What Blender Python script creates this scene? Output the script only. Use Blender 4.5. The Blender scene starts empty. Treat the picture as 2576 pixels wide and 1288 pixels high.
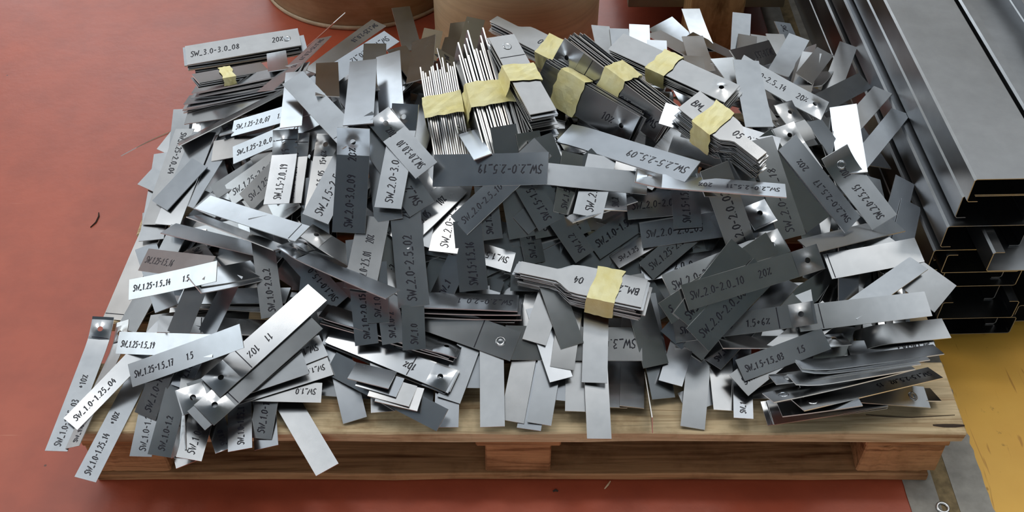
import bpy, bmesh, math, random
from mathutils import Vector, Matrix
SC = bpy.context.scene
COL = SC.collection
R = math.radians
# ---------------------------------------------------------------- camera
cam = bpy.data.cameras.new('camera'); camo = bpy.data.objects.new('camera', cam); COL.objects.link(camo)
cam.sensor_width = 36.0; cam.lens = 36.0 * 2709 / 2576; cam.clip_start = 0.05; cam.clip_end = 60
camo.location = (-0.007, -0.845, 1.293); camo.rotation_euler = (R(45), 0, 0)
SC.camera = camo
# ---------------------------------------------------------------- world, lights, exposure
SC.view_settings.view_transform = 'Standard'; SC.view_settings.look = 'None'
SC.view_settings.gamma = 1.0; SC.view_settings.use_curve_mapping = False
SC.view_settings.exposure = 0.85
w = bpy.data.worlds.new('hall_air'); SC.world = w; w.use_nodes = True
w.node_tree.nodes['Background'].inputs[0].default_value = (0.80, 0.90, 1.0, 1)
w.node_tree.nodes['Background'].inputs[1].default_value = 0.15
LAMPS = [(-1.9, 1.6), (1.5, 1.6), (-5.2, 1.6), (4.9, 1.6)]
LAMP_POWER = 18
WINDOW_STRENGTH = 2.3
ROOF_FILL_STRENGTH = 0.66
FRONT_FILL_STRENGTH = 0.9
SC.cycles.max_bounces = 5; SC.cycles.diffuse_bounces = 3; SC.cycles.glossy_bounces = 3
SC.cycles.use_light_tree = False; SC.cycles.caustics_reflective = False; SC.cycles.caustics_refractive = False
# ---------------------------------------------------------------- helpers
MATS = {}
def nmat(name):
    m = bpy.data.materials.new(name); m.use_nodes = True
    MATS[name] = m
    nt = m.node_tree
    return m, nt, nt.nodes['Principled BSDF']
def N(nt, t, **kw):
    n = nt.nodes.new(t)
    for k, v in kw.items():
        if k in ('op',): n.operation = v
        elif hasattr(n, k): setattr(n, k, v)
    return n
def noise(nt, scale, detail=4, rough=.55, co=None, dist=0.0):
    n = nt.nodes.new('ShaderNodeTexNoise'); n.inputs['Scale'].default_value = scale
    n.inputs['Detail'].default_value = detail; n.inputs['Roughness'].default_value = rough
    n.inputs['Distortion'].default_value = dist
    if co is not None: nt.links.new(co, n.inputs['Vector'])
    return n
def coord(nt, scale=(1, 1, 1), kind='Object'):
    tc = nt.nodes.new('ShaderNodeTexCoord'); mp = nt.nodes.new('ShaderNodeMapping')
    mp.inputs['Scale'].default_value = scale
    nt.links.new(tc.outputs[kind], mp.inputs['Vector'])
    return mp.outputs['Vector']
def ramp(nt, fac, stops):
    r = nt.nodes.new('ShaderNodeValToRGB'); nt.links.new(fac, r.inputs['Fac'])
    e = r.color_ramp.elements
    while len(e) < len(stops): e.new(0.5)
    for q, (p, c) in zip(e, stops):
        q.position = p; q.color = tuple(c) + (1,) if len(c) == 3 else c
    return r.outputs['Color']
def mix(nt, fac, a, b, mode='MIX'):
    n = nt.nodes.new('ShaderNodeMix'); n.data_type = 'RGBA'; n.blend_type = mode
    for s, v in ((0, fac), (6, a), (7, b)):
        if hasattr(v, 'links') or hasattr(v, 'is_linked'): nt.links.new(v, n.inputs[s])
        else: n.inputs[s].default_value = v if s == 0 else (tuple(v) + (1,) if len(v) == 3 else v)
    return n.outputs[2]
def bump(nt, h, strength, dist=0.001):
    b = nt.nodes.new('ShaderNodeBump'); b.inputs['Strength'].default_value = strength
    b.inputs['Distance'].default_value = dist; nt.links.new(h, b.inputs['Height']); return b.outputs['Normal']
def srgb(r, g, b):
    f = lambda c: ((c / 255 + .055) / 1.055) ** 2.4 if c > 10 else c / 255 / 12.92
    return (f(r), f(g), f(b))
def mesh_obj(name, verts, faces, mat, parent=None, smooth=False, mi=None):
    me = bpy.data.meshes.new(name); me.from_pydata([tuple(v) for v in verts], [], faces)
    for mm in (mat if isinstance(mat, (list, tuple)) else [mat]): me.materials.append(MATS[mm])
    if mi: me.polygons.foreach_set('material_index', mi)
    if smooth: me.polygons.foreach_set('use_smooth', [True] * len(me.polygons))
    o = bpy.data.objects.new(name, me); COL.objects.link(o)
    if parent: o.parent = parent
    return o
def bm_obj(name, bm, mat, parent=None, smooth=False):
    me = bpy.data.meshes.new(name); bm.to_mesh(me); bm.free()
    for mm in (mat if isinstance(mat, (list, tuple)) else [mat]): me.materials.append(MATS[mm])
    if smooth: me.polygons.foreach_set('use_smooth', [True] * len(me.polygons))
    o = bpy.data.objects.new(name, me); COL.objects.link(o)
    if parent: o.parent = parent
    return o
def box_bm(x0, x1, y0, y1, z0, z1, bev=0.0, bm=None):
    bm = bm or bmesh.new()
    r = bmesh.ops.create_cube(bm, size=1)
    vs = r['verts']
    for v in vs:
        v.co = ((x0 + x1) / 2 + v.co.x * (x1 - x0), (y0 + y1) / 2 + v.co.y * (y1 - y0), (z0 + z1) / 2 + v.co.z * (z1 - z0))
    if bev > 0:
        es = list({e for v in vs for e in v.link_edges})
        bmesh.ops.bevel(bm, geom=es, offset=bev, segments=2, affect='EDGES', profile=.5)
    return bm
def tag(o, label, cat, group=None, kind=None):
    if label: o['label'] = label
    if cat: o['category'] = cat
    if group: o['group'] = group
    if kind: o['kind'] = kind
    return o
def empty(name, loc=(0, 0, 0), rot=(0, 0, 0)):
    o = bpy.data.objects.new(name, None); o.location = loc; o.rotation_euler = rot; o.empty_display_size = .05
    COL.objects.link(o); return o
def structure(o):
    o['kind'] = 'structure'; return o
# ---------------------------------------------------------------- materials
def wood(name, base, dark, scale=(3, 60, 60), rough=.75, gmix=.75):
    m, nt, b = nmat(name)
    oi = nt.nodes.new('ShaderNodeObjectInfo')
    tc = nt.nodes.new('ShaderNodeTexCoord'); mp = nt.nodes.new('ShaderNodeMapping'); mp.inputs['Scale'].default_value = scale
    ad = nt.nodes.new('ShaderNodeVectorMath'); ad.operation = 'MULTIPLY_ADD'
    nt.links.new(tc.outputs['Object'], mp.inputs['Vector'])
    cmb = nt.nodes.new('ShaderNodeCombineXYZ'); mu = nt.nodes.new('ShaderNodeMath'); mu.operation = 'MULTIPLY'; mu.inputs[1].default_value = 37.0
    nt.links.new(oi.outputs['Random'], mu.inputs[0])
    for i in range(3): nt.links.new(mu.outputs[0], cmb.inputs[i])
    a2 = nt.nodes.new('ShaderNodeVectorMath'); a2.operation = 'ADD'
    nt.links.new(mp.outputs[0], a2.inputs[0]); nt.links.new(cmb.outputs[0], a2.inputs[1])
    nt.nodes.remove(ad)
    v = a2.outputs[0]
    n1 = noise(nt, 1.0, 6, .6, v, 1.2)
    n2 = noise(nt, 5.0, 4, .6, v, .3)
    grain = ramp(nt, n1.outputs[0], [(.32, dark), (.5, base), (.62, [c * 1.08 for c in base]), (.7, [c * .72 for c in base])])
    g2 = ramp(nt, n2.outputs[0], [(.3, (.72, .68, .62)), (.62, (1.05, 1.03, 1.0))])
    c = mix(nt, gmix, grain, g2, 'MULTIPLY')
    co = coord(nt, (1, 1, 1)); n3 = noise(nt, 9, 5, .65, co)
    st = ramp(nt, n3.outputs[0], [(.36, (.45, .38, .30)), (.5, (1, 1, 1))])
    c = mix(nt, .6, c, st, 'MULTIPLY')
    nt.links.new(c, b.inputs['Base Color']); b.inputs['Roughness'].default_value = rough
    b.inputs['Specular IOR Level'].default_value = .3
    nt.links.new(bump(nt, n1.outputs[0], .5, .0015), b.inputs['Normal'])
    return m
wood('pallet_wood', srgb(212, 190, 154), srgb(160, 126, 88))
wood('pallet_wood_brown', srgb(186, 140, 98), srgb(120, 78, 48))
wood('timber_brown', srgb(186, 156, 108), srgb(132, 104, 66), (20, 60, 4))
wood('shade_board_dark', srgb(78, 58, 44), srgb(40, 28, 22), (3, 20, 20))  # dark tone for the board that stands in for shaded floor

def floor_mat():
    m, nt, b = nmat('floor_red')
    co = coord(nt)
    n1 = noise(nt, 1.6, 5, .6, co); n2 = noise(nt, 14, 5, .6, co)
    c = ramp(nt, n1.outputs[0], [(.3, srgb(158, 70, 46)), (.55, srgb(170, 78, 52)), (.75, srgb(182, 92, 64))])
    c2 = ramp(nt, n2.outputs[0], [(.35, (.90, .88, .88)), (.6, (1.04, 1.04, 1.04))])
    c = mix(nt, 1.0, c, c2, 'MULTIPLY')
    # pale scuffs
    sc = coord(nt, (5, 90, 1)); n3 = noise(nt, 1.2, 3, .5, sc, .4)
    sm = ramp(nt, n3.outputs[0], [(.70, (0, 0, 0)), (.76, (1, 1, 1))])
    n4 = noise(nt, 3.1, 2, .5, co); sm2 = ramp(nt, n4.outputs[0], [(.52, (0, 0, 0)), (.62, (.35, .35, .35))])
    fac = mix(nt, 1.0, sm, sm2, 'MULTIPLY')
    rgb = nt.nodes.new('ShaderNodeRGBToBW'); nt.links.new(fac, rgb.inputs[0])
    c = mix(nt, rgb.outputs[0], c, srgb(208, 150, 120))
    vo = nt.nodes.new('ShaderNodeTexVoronoi'); vo.inputs['Scale'].default_value = 9; nt.links.new(co, vo.inputs['Vector'])
    sp = ramp(nt, vo.outputs['Distance'], [(.012, (1, 1, 1)), (.022, (0, 0, 0))])
    rgb2 = nt.nodes.new('ShaderNodeRGBToBW'); nt.links.new(sp, rgb2.inputs[0])
    c = mix(nt, rgb2.outputs[0], c, srgb(96, 52, 40))
    nt.links.new(c, b.inputs['Base Color'])
    r = ramp(nt, n1.outputs[0], [(.3, (.30,) * 3), (.7, (.46,) * 3)]); nt.links.new(r, b.inputs['Roughness'])
    b.inputs['Specular IOR Level'].default_value = .6
    n5 = noise(nt, 60, 3, .5, co); n6 = noise(nt, 4, 3, .5, co)
    hm = mix(nt, .35, n6.outputs[0], n5.outputs[0])
    nt.links.new(bump(nt, hm, .25, .004), b.inputs['Normal'])
floor_mat()
def floor_yellow():
    m, nt, b = nmat('floor_yellow')
    co = coord(nt)
    n1 = noise(nt, 3, 5, .6, co); n2 = noise(nt, 22, 5, .7, co)
    c = ramp(nt, n1.outputs[0], [(.3, srgb(216, 160, 58)), (.6, srgb(230, 178, 74)), (.75, srgb(236, 190, 98))])
    d = ramp(nt, n2.outputs[0], [(.27, srgb(92, 70, 40)), (.36, (1, 1, 1))])
    c = mix(nt, .85, c, d, 'MULTIPLY')
    sc = coord(nt, (60, 6, 1)); n3 = noise(nt, 1.4, 3, .5, sc, .8)
    sm = ramp(nt, n3.outputs[0], [(.66, (1, 1, 1)), (.72, (.6, .5, .35))])
    c = mix(nt, .8, c, sm, 'MULTIPLY')
    n4 = noise(nt, 6.0, 4, .6, co, .5); st = ramp(nt, n4.outputs[0], [(.60, (1, 1, 1)), (.66, (.42, .36, .32))])
    c = mix(nt, .85, c, st, 'MULTIPLY')
    vo = nt.nodes.new('ShaderNodeTexVoronoi'); vo.inputs['Scale'].default_value = 26; nt.links.new(coord(nt, (1, .6, 1)), vo.inputs['Vector'])
    sp = ramp(nt, vo.outputs['Distance'], [(.055, (.25, .18, .10)), (.075, (1, 1, 1))])
    n6 = noise(nt, 3.0, 2, .5, co); gate = ramp(nt, n6.outputs[0], [(.46, (0, 0, 0)), (.54, (1, 1, 1))]); bw = nt.nodes.new('ShaderNodeRGBToBW'); nt.links.new(gate, bw.inputs[0])
    c = mix(nt, bw.outputs[0], c, mix(nt, 1.0, c, sp, 'MULTIPLY'))
    nt.links.new(c, b.inputs['Base Color']); b.inputs['Roughness'].default_value = .5
    nt.links.new(bump(nt, n2.outputs[0], .2, .002), b.inputs['Normal'])
floor_yellow()
def plain(name, col, rough=.6, metal=0.0, nscale=30, amt=.25, bumpd=0.0, spec=.5):
    m, nt, b = nmat(name)
    co = coord(nt); n1 = noise(nt, nscale, 5, .6, co)
    c = ramp(nt, n1.outputs[0], [(.3, [x * (1 - amt) for x in col]), (.7, [min(1, x * (1 + amt)) for x in col])])
    nt.links.new(c, b.inputs['Base Color']); b.inputs['Roughness'].default_value = rough; b.inputs['Metallic'].default_value = metal
    b.inputs['Specular IOR Level'].default_value = spec
    if bumpd: nt.links.new(bump(nt, n1.outputs[0], .4, bumpd), b.inputs['Normal'])
    return m
plain('rail_grey', srgb(142, 138, 130), .55, 0, 25, .3, .001)
plain('trench_dirt', srgb(126, 108, 76), .85, 0, 60, .4, .003)
plain('wall_paint', srgb(190, 190, 186), .8)
plain('wall_dark', srgb(84, 96, 110), .8)
plain('roof_deck', srgb(124, 152, 170), .8)
plain('green_plate', srgb(128, 126, 108), .5, 0, 12, .2)
plain('washer_steel', srgb(200, 200, 200), .35, 1.0, 30, .1)
def emis(name, col, s):
    m, nt, b = nmat(name)
    b.inputs['Base Color'].default_value = (0, 0, 0, 1)
    b.inputs['Emission Color'].default_value = tuple(col) + (1,); b.inputs['Emission Strength'].default_value = s
emis('daylight_pane', (.86, .94, 1.0), WINDOW_STRENGTH)
emis('roof_fill_pane', (.90, .96, 1.0), ROOF_FILL_STRENGTH)  # glow of the added roof glazing
emis('front_fill_pane', (.84, .93, 1.0), FRONT_FILL_STRENGTH)  # glow of the added front window, clean but weaker
emis('lamp_glow', (1.0, .97, .92), 2)
MATS['lamp_glow'].cycles.emission_sampling = 'NONE'
def drum_mat(name, c0, c1, c2):
    m, nt, b = nmat(name)
    co = coord(nt, (4, 4, 9)); n1 = noise(nt, 1.2, 6, .62, co, .6)
    c = ramp(nt, n1.outputs[0], [(.28, c0), (.5, c1), (.72, c2)])
    s = coord(nt, (3, 3, 120)); n2 = noise(nt, 1, 3, .5, s)
    d = ramp(nt, n2.outputs[0], [(.3, (.82, .80, .78)), (.6, (1.04, 1.04, 1.04))]); c = mix(nt, .8, c, d, 'MULTIPLY')
    nt.links.new(c, b.inputs['Base Color']); b.inputs['Roughness'].default_value = .38; b.inputs['Metallic'].default_value = .0
    nt.links.new(bump(nt, n1.outputs[0], .15, .003), b.inputs['Normal'])
drum_mat('drum_brown', srgb(142, 122, 90), srgb(164, 144, 108), srgb(190, 172, 138))
drum_mat('drum_olive', srgb(200, 186, 142), srgb(216, 204, 164), srgb(232, 222, 190))
plain('drum_rim', srgb(188, 170, 140), .5)

def steel(name, col, rough, amt=.06, streak=.10, aniso=0.0):
    m, nt, b = nmat(name)
    oi = nt.nodes.new('ShaderNodeObjectInfo')
    co = coord(nt, (1, 1, 1))
    cmb = nt.nodes.new('ShaderNodeVectorMath'); cmb.operation = 'ADD'; nt.links.new(co, cmb.inputs[0])
    mu = nt.nodes.new('ShaderNodeMath'); mu.operation = 'MULTIPLY'; mu.inputs[1].default_value = 23.0
    nt.links.new(oi.outputs['Random'], mu.inputs[0]); nt.links.new(mu.outputs[0], cmb.inputs[1])
    v = cmb.outputs[0]
    n1 = noise(nt, 45, 5, .6, v); n2 = noise(nt, 9, 3, .5, v)
    c = ramp(nt, n1.outputs[0], [(.3, [x * (1 - amt) for x in col]), (.7, [min(1, x * (1 + amt)) for x in col])])
    # each sheet has its own shade of zinc
    t = ramp(nt, oi.outputs['Random'], [(0, (.80, .82, .86)), (.5, (.95, .95, .96)), (1, (1.04, 1.0, .97))])
    c = mix(nt, 1.0, c, t, 'MULTIPLY')
    nt.links.new(c, b.inputs['Base Color']); b.inputs['Metallic'].default_value = 1.0
    r = ramp(nt, n2.outputs[0], [(.3, (rough - streak * .5,) * 3), (.7, (rough + streak * .5,) * 3)])
    nt.links.new(r, b.inputs['Roughness'])
    return m
steel('zinc_sheet', (.42, .435, .448), .23)
steel('cut_edge', (.86, .86, .84), .48)
steel('black_steel', (.34, .35, .36), .34)
steel('profile_edge', (.50, .50, .49), .55)
steel('profile_steel', (.30, .31, .32), .33)
plain('marker_ink', (.004, .004, .012), .45, 0, 40, .1)
def tape_mat():
    m, nt, b = nmat('masking_tape')
    co = coord(nt); n1 = noise(nt, 40, 4, .6, co); n2 = noise(nt, 300, 3, .5, co)
    c = ramp(nt, n1.outputs[0], [(.3, srgb(236, 222, 150)), (.65, srgb(250, 242, 190))])
    nt.links.new(c, b.inputs['Base Color']); b.inputs['Roughness'].default_value = .6
    b.inputs['Subsurface Weight'].default_value = 0.0
    nt.links.new(bump(nt, n1.outputs[0], .6, .002), b.inputs['Normal'])
tape_mat()
# ---------------------------------------------------------------- hall
HX0, HX1, HY0, HY1, HZ = -7.0, 9.0, -6.0, 9.0, 6.5
def slab(name, x0, x1, mat, z=0.0):
    return structure(mesh_obj(name, [(x0, HY0, z), (x1, HY0, z), (x1, HY1, z), (x0, HY1, z)], [(0, 1, 2, 3)], mat))
fl = slab('floor', HX0, .543, 'floor_red')
rnd = random.Random(3)
def band(name, x0, x1, mat, z, jl=0, jr=0):
    """a floor band whose long edges are worn and uneven"""
    ys = [HY0, -1.0] + [-0.5 + i * .012 for i in range(130)] + [2.5, HY1]
    v = []; f = []
    for i, y in enumerate(ys):
        v += [(x0 + rnd.uniform(-jl, jl), y, z), (x1 + rnd.uniform(-jr, jr), y, z)]
        if i: f.append((2 * i - 2, 2 * i - 1, 2 * i + 1, 2 * i))
    o = mesh_obj(name, v, f, mat, fl); return o
slab('floor_yellow_zone', .655, HX1, 'floor_yellow')
band('rail_strip', .541, .584, 'rail_grey', .0012, .0006, 0)
band('trench_fill', .580, .612, 'trench_dirt', .0006, .001, 0)
band('rail_strip', .608, .656, 'rail_grey', .0012, 0, .0022)
# walls, roof, windows of the hall, with roof and front glazing added for light
def wallq(name, pts, mat): return structure(mesh_obj(name, pts, [(0, 1, 2, 3)], mat))
wallq('wall_back', [(HX0, HY1, 0), (HX1, HY1, 0), (HX1, HY1, HZ), (HX0, HY1, HZ)], 'wall_paint')
wallq('wall_front', [(HX1, HY0, 0), (HX0, HY0, 0), (HX0, HY0, HZ), (HX1, HY0, HZ)], 'wall_paint')
wallq('wall_left', [(HX0, HY0, 0), (HX0, HY1, 0), (HX0, HY1, HZ), (HX0, HY0, HZ)], 'wall_paint')
wallq('wall_right', [(HX1, HY1, 0), (HX1, HY0, 0), (HX1, HY0, HZ), (HX1, HY1, HZ)], 'wall_dark')
wallq('ceiling', [(HX0, HY1, HZ), (HX1, HY1, HZ), (HX1, HY0, HZ), (HX0, HY0, HZ)], 'roof_deck')
def window(n, p, u, v, w, h, mat, cols):
    """glazed opening: frame, mullions and panes; p corner, u/v unit axes"""
    root = empty('window_%d' % n, p); root['kind'] = 'structure'
    p = Vector((0, 0, 0)); u = Vector(u); v = Vector(v); nrm = u.cross(v).normalized()
    def bar(name, a, b, t, m, d):
        c = [p + u * a[0] + v * a[1], p + u * b[0] + v * a[1], p + u * b[0] + v * b[1], p + u * a[0] + v * b[1]]
        vs = [q for q in c] + [q + nrm * d for q in c]
        fs = [(0, 3, 2, 1), (4, 5, 6, 7), (0, 1, 5, 4), (1, 2, 6, 5), (2, 3, 7, 6), (3, 0, 4, 7)]
        if name == 'pane': vs = vs[4:]; fs = [(0, 1, 2, 3)]
        return mesh_obj(name, vs, fs, m, root)
    fr = .06
    bar('frame', (0, 0), (w, fr), 0, 'wall_dark', .05); bar('frame', (0, h - fr), (w, h), 0, 'wall_dark', .05)
    for i in range(cols + 1):
        x = i * (w - fr) / cols
        bar('mullion', (x, fr), (x + fr, h - fr), 0, 'wall_dark', .05)
        if i < cols: bar('pane', (x + fr, fr), (x + (w - fr) / cols, h - fr), 0, mat, .02)
    return root
window(1, (HX0 + .02, 8.0, 1.6), (0, -1, 0), (0, 0, 1), 10.0, 3.2, 'daylight_pane', 6)
window(2, (-6.0, HY1 - .02, 3.2), (1, 0, 0), (0, 0, 1), 9.0, 2.4, 'daylight_pane', 6)
window(3, (-6.6, 8.7, HZ - .02), (1, 0, 0), (0, -1, 0), 14.6, 9.1, 'roof_fill_pane', 9)  # added roof glow, ends where steeper strips should reflect dark roof
window(4, (7.5, HY0 + .02, 1.4), (-1, 0, 0), (0, 0, 1), 13.0, 2.2, 'front_fill_pane', 8)  # added unseen window, fills light onto faces turned to the camera
def ceiling_lamp(x, y, word):
    r = empty('ceiling_lamp', (x, y, HZ - .7))
    tag(r, 'long white tube lamp under the hall roof, ' + word, 'ceiling lamp', 'tube lamps under the hall roof')
    bm_obj('housing', box_bm(-.75, .75, -.28, .28, .0, .07, .01), 'wall_paint', r)
    for s in (-1, 1):
        bmc = bmesh.new(); bmesh.ops.create_cone(bmc, cap_ends=True, segments=12, radius1=.018, radius2=.018, depth=1.4,
                                               matrix=Matrix.Translation((0, s * .14, -.02)) @ Matrix.Rotation(R(90), 4, 'Y'))
        bm_obj('tube', bmc, 'lamp_glow', r)
        bm_obj('hanger', box_bm(s * .6 - .005, s * .6 + .005, -.005, .005, .07, .70), 'wall_dark', r)
    l = bpy.data.lights.new('lamp_light', 'AREA'); l.shape = 'RECTANGLE'; l.size = 1.4; l.size_y = .5
    l.energy = LAMP_POWER; l.color = (1.0, .97, .92)
    lo = bpy.data.objects.new('lamp_light', l); COL.objects.link(lo); lo.parent = r; lo.location = (0, 0, -.06)
for i, (x, y) in enumerate(LAMPS):
    ceiling_lamp(x, y, ('front', 'rear')[int(y > 0)] + ' row ' + {-5.2: 'by the windows', -1.9: 'left of the pallet', 1.5: 'over the profiles', 4.9: 'by the far wall'}[x])
# ---------------------------------------------------------------- pallet
PT = 0.115
pal = empty('wooden_pallet', (0, 0, 0))
tag(pal, 'worn wooden pallet carrying the heap of cut steel strips', 'pallet')
def plank(name, x0, x1, y0, y1, z0, z1, mat, seed, parent=pal, wob=.0015):
    """a sawn board with slightly waney edges and chipped ends"""
    rr = random.Random(seed)
    along_x = (x1 - x0) > (y1 - y0)
    n = 14
    bm = bmesh.new(); rows = []
    for i in range(n + 1):
        t = i / n
        j = lambda a: rr.uniform(-a, a)
        if along_x:
            x = x0 + (x1 - x0) * t + (j(.002) if i in (0, n) else 0)
            ring = [(x + j(.002) * (i in (0, n)), y0 + j(wob), z0), (x + j(.003) * (i in (0, n)), y1 + j(wob), z0), (x + j(.003) * (i in (0, n)), y1 + j(wob), z1 - abs(j(wob)) * .5), (x, y0 + j(wob), z1 - abs(j(wob)) * .5)]
        else:
            y = y0 + (y1 - y0) * t
            ring = [(x1 + j(wob), y, z0), (x0 + j(wob), y, z0), (x0 + j(wob), y, z1), (x1 + j(wob), y, z1)]
        rows.append([bm.verts.new(p) for p in ring])
    for a, b in zip(rows[:-1], rows[1:]):
        for k in range(4): bm.faces.new((a[k], b[k], b[(k + 1) % 4], a[(k + 1) % 4]))
    bm.faces.new(rows[0]); bm.faces.new(rows[-1][::-1])
    bmesh.ops.recalc_face_normals(bm, faces=bm.faces)
    es = [e for e in bm.edges if len(e.link_faces) == 2 and e.calc_face_angle(0) > .8]
    bmesh.ops.bevel(bm, geom=es, offset=.0022, segments=1, affect='EDGES')
    return bm_obj(name, bm, mat, parent)
for i, (a, b) in enumerate([(0, .122), (.195, .300), (.380, .488), (.575, .695)]):
    plank('deck_board', -.6, .6, a, b, PT - .021, PT, 'pallet_wood', 11 + i)
for i, (a, b) in enumerate([(-.590, -.475), (-.055, .058), (.470, .585)]):
    plank('cross_board', a, b, .004, .690, PT - .036, PT - .021, 'pallet_wood_brown', 21 + i)
for i, (a, b) in enumerate([(-.585, -.485), (-.044, .046), (.474, .582)]):
    for j, (c, d) in enumerate([(.006, .100), (.300, .400), (.590, .690)]):
        plank('block', a, b, c, d, .016, PT - .036, 'pallet_wood_brown', 31 + i * 3 + j, wob=.001)
for i, (a, b) in enumerate([(.002, .102), (.298, .402), (.588, .692)]):
    plank('bottom_board', -.588, .576, a, b, 0, .016, 'pallet_wood_brown', 51 + i)
def sliver(name, pts, wd, h, mat, parent=None):
    """thin tapering splinter along a polyline"""
    V = []; F = []; n = len(pts)
    for i, p in enumerate(pts):
        a = Vector(pts[max(0, i - 1)]); b = Vector(pts[min(n - 1, i + 1)]); d = (b - a).normalized(); q = Vector((-d.y, d.x, 0)).normalized()
        k = wd * (.25 + .75 * math.sin(math.pi * (i + .5) / n)); p = Vector(p)
        V += [p + q * k, p + Vector((0, 0, h)), p - q * k]
        if i:
            o = 3 * i
            F += [(o - 3, o, o + 1, o - 2), (o - 2, o + 1, o + 2, o - 1), (o - 1, o + 2, o, o - 3)]
    F += [(0, 1, 2), (3 * n - 1, 3 * n - 2, 3 * n - 3)]
    return mesh_obj(name, V, F, mat, parent)
plain('dark_split', srgb(58, 44, 34), .9); plain('pale_splinter', srgb(226, 196, 160), .7)
sp_ = sliver('split', [(.556, .0135, PT - .0006), (.570, .0125, PT - .0002), (.585, .0125, PT - .0002), (.598, .013, PT - .0006)], .003, .0012, 'dark_split', pal); sp_['label'] = 'dark nail slot'
sliver('split', [(.47, .030, PT - .0006), (.50, .027, PT - .0001), (.53, .026, PT - .0001), (.59, .030, PT - .0006)], .0008, .0010, 'dark_split', pal)['label'] = 'dark crack in the board'
tag(sliver('wood_splinter', [(.122, -.012, .0002), (.127, -.006, .001), (.131, .0005, .0003)], .0014, .0016, 'pale_splinter'), 'pale wood splinter on the red floor before the pallet', 'splinter')
tag(sliver('metal_shaving', [(-.742, .518, .0002), (-.736, .530, .001), (-.735, .546, .001), (-.738, .556, .0003)], .0016, .0018, 'dark_split'), 'dark curled shaving lying alone on the bare red floor', 'shaving')
tag(sliver('grit_flake', [(.050, -.016, .0002), (.054, -.014, .001), (.057, -.016, .0003)], .002, .0015, 'dark_split'), 'tiny dark flake on the red floor before the pallet', 'flake')
# ---------------------------------------------------------------- light gauge steel profiles stacked on the yellow floor
def c_profile(x, y, z, wd, h, ln, up, yaw, mat='profile_steel', lip=.016, t=.0013):
    """lipped channel, open end at y, running away; up = web below and opening upward"""
    r = .003
    pts = [(wd - lip, h), (wd - r, h), (wd, h - r), (wd, r), (wd - r, 0), (r, 0), (0, r), (0, h - r), (r, h), (lip, h)]
    if not up: pts = [(px, h - pz) for px, pz in pts]
    n = len(pts); inner = []
    for i in range(n):
        p = Vector(pts[i]); a = Vector(pts[max(0, i - 1)]); b = Vector(pts[min(n - 1, i + 1)])
        d = (b - a).normalized(); nn = Vector((d.y, -d.x))
        if up: nn = -nn
        nn = Vector((d.y, -d.x)) * (1 if not up else -1)
        inner.append(p + nn * t)
    cx, cz = wd / 2, h / 2
    # choose inward offset
    s = sum((Vector((cx, cz)) - Vector(p)).dot(q - Vector(p)) for p, q in zip(pts, inner))
    if s < 0: inner = [Vector(p) * 2 - q for p, q in zip(pts, inner)]
    prof = [Vector(p) for p in pts] + inner[::-1]
    m = len(prof); ys = [0.0, .004, ln * .5, ln]
    vs = []; fs = []; mi = []
    for yy in ys:
        for p in prof: vs.append((p.x, yy, p.y))
    for k in range(len(ys) - 1):
        for i in range(m):
            fs.append((k * m + i, k * m + (i + 1) % m, (k + 1) * m + (i + 1) % m, (k + 1) * m + i)); mi.append(0)
    for i in range(n - 1):
        fs.append((i, i + 1, m - 2 - i, m - 1 - i)); mi.append(1)
        o = (len(ys) - 1) * m; fs.append((o + m - 1 - i, o + m - 2 - i, o + i + 1, o + i)); mi.append(1)
    ob = mesh_obj('steel_channel', vs, fs, [mat, 'profile_edge'], None, mi=mi)
    ob.location = (x, y, z); ob.rotation_euler = (0, 0, R(yaw))
    return ob
CH = [  # x, front y, z, opening up, label
 (.663, .272, .000, True, 'lowest channel of the stack, opening upward on the yellow floor'),
 (.646, .290, .002, False, 'inverted channel nested into the lowest one beside the pallet'),
 (.648, .262, .048, True, 'open channel second from below with shiny inner lip'),
 (.632, .300, .050, False, 'inverted channel over the second layer of the stack'),
 (.645, .285, .096, True, 'open channel in the third layer of the stack'),
 (.628, .300, .098, False, 'inverted channel in the third layer, mostly hidden by strips'),
 (.629, .268, .144, True, 'open channel in the middle layer, lips facing inward'),
 (.609, .272, .146, False, 'inverted channel with dark side closest to the pallet'),
 (.668, .225, .192, True, 'open channel pulled forward out of the stack, shiny lip'),
 (.615, .272, .194, False, 'inverted channel with rounded long edge below the top pair'),
 (.627, .285, .240, False, 'inverted channel just under the broad top face'),
 (.6310, .285, .283, True, 'open channel hidden inside the topmost one'),
 (.625, .268, .286, False, 'topmost channel with broad plain grey face up'),
 (.792, .300, .000, True, 'lowest channel of the second column'),
 (.794, .290, .048, True, 'second channel of the second column'),
 (.792, .300, .096, True, 'third channel of the second column'),
 (.795, .300, .144, True, 'fourth channel of the second column'),
 (.793, .290, .192, True, 'fifth channel of the second column'),
 (.792, .300, .240, True, 'sixth channel of the second column'),
 (.748, .340, .290, True, 'open dark channel beside the broad top face'),
]
for x, y, z, up, lab in CH:
    o = c_profile(x, y, z, .106 if 'hidden inside' in lab else .118, .042 if not up else .038, 3.2, up, 1.6)
    tag(o, 'galvanized steel ' + lab, 'steel channel', 'steel channels stacked beside the pallet')
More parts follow.
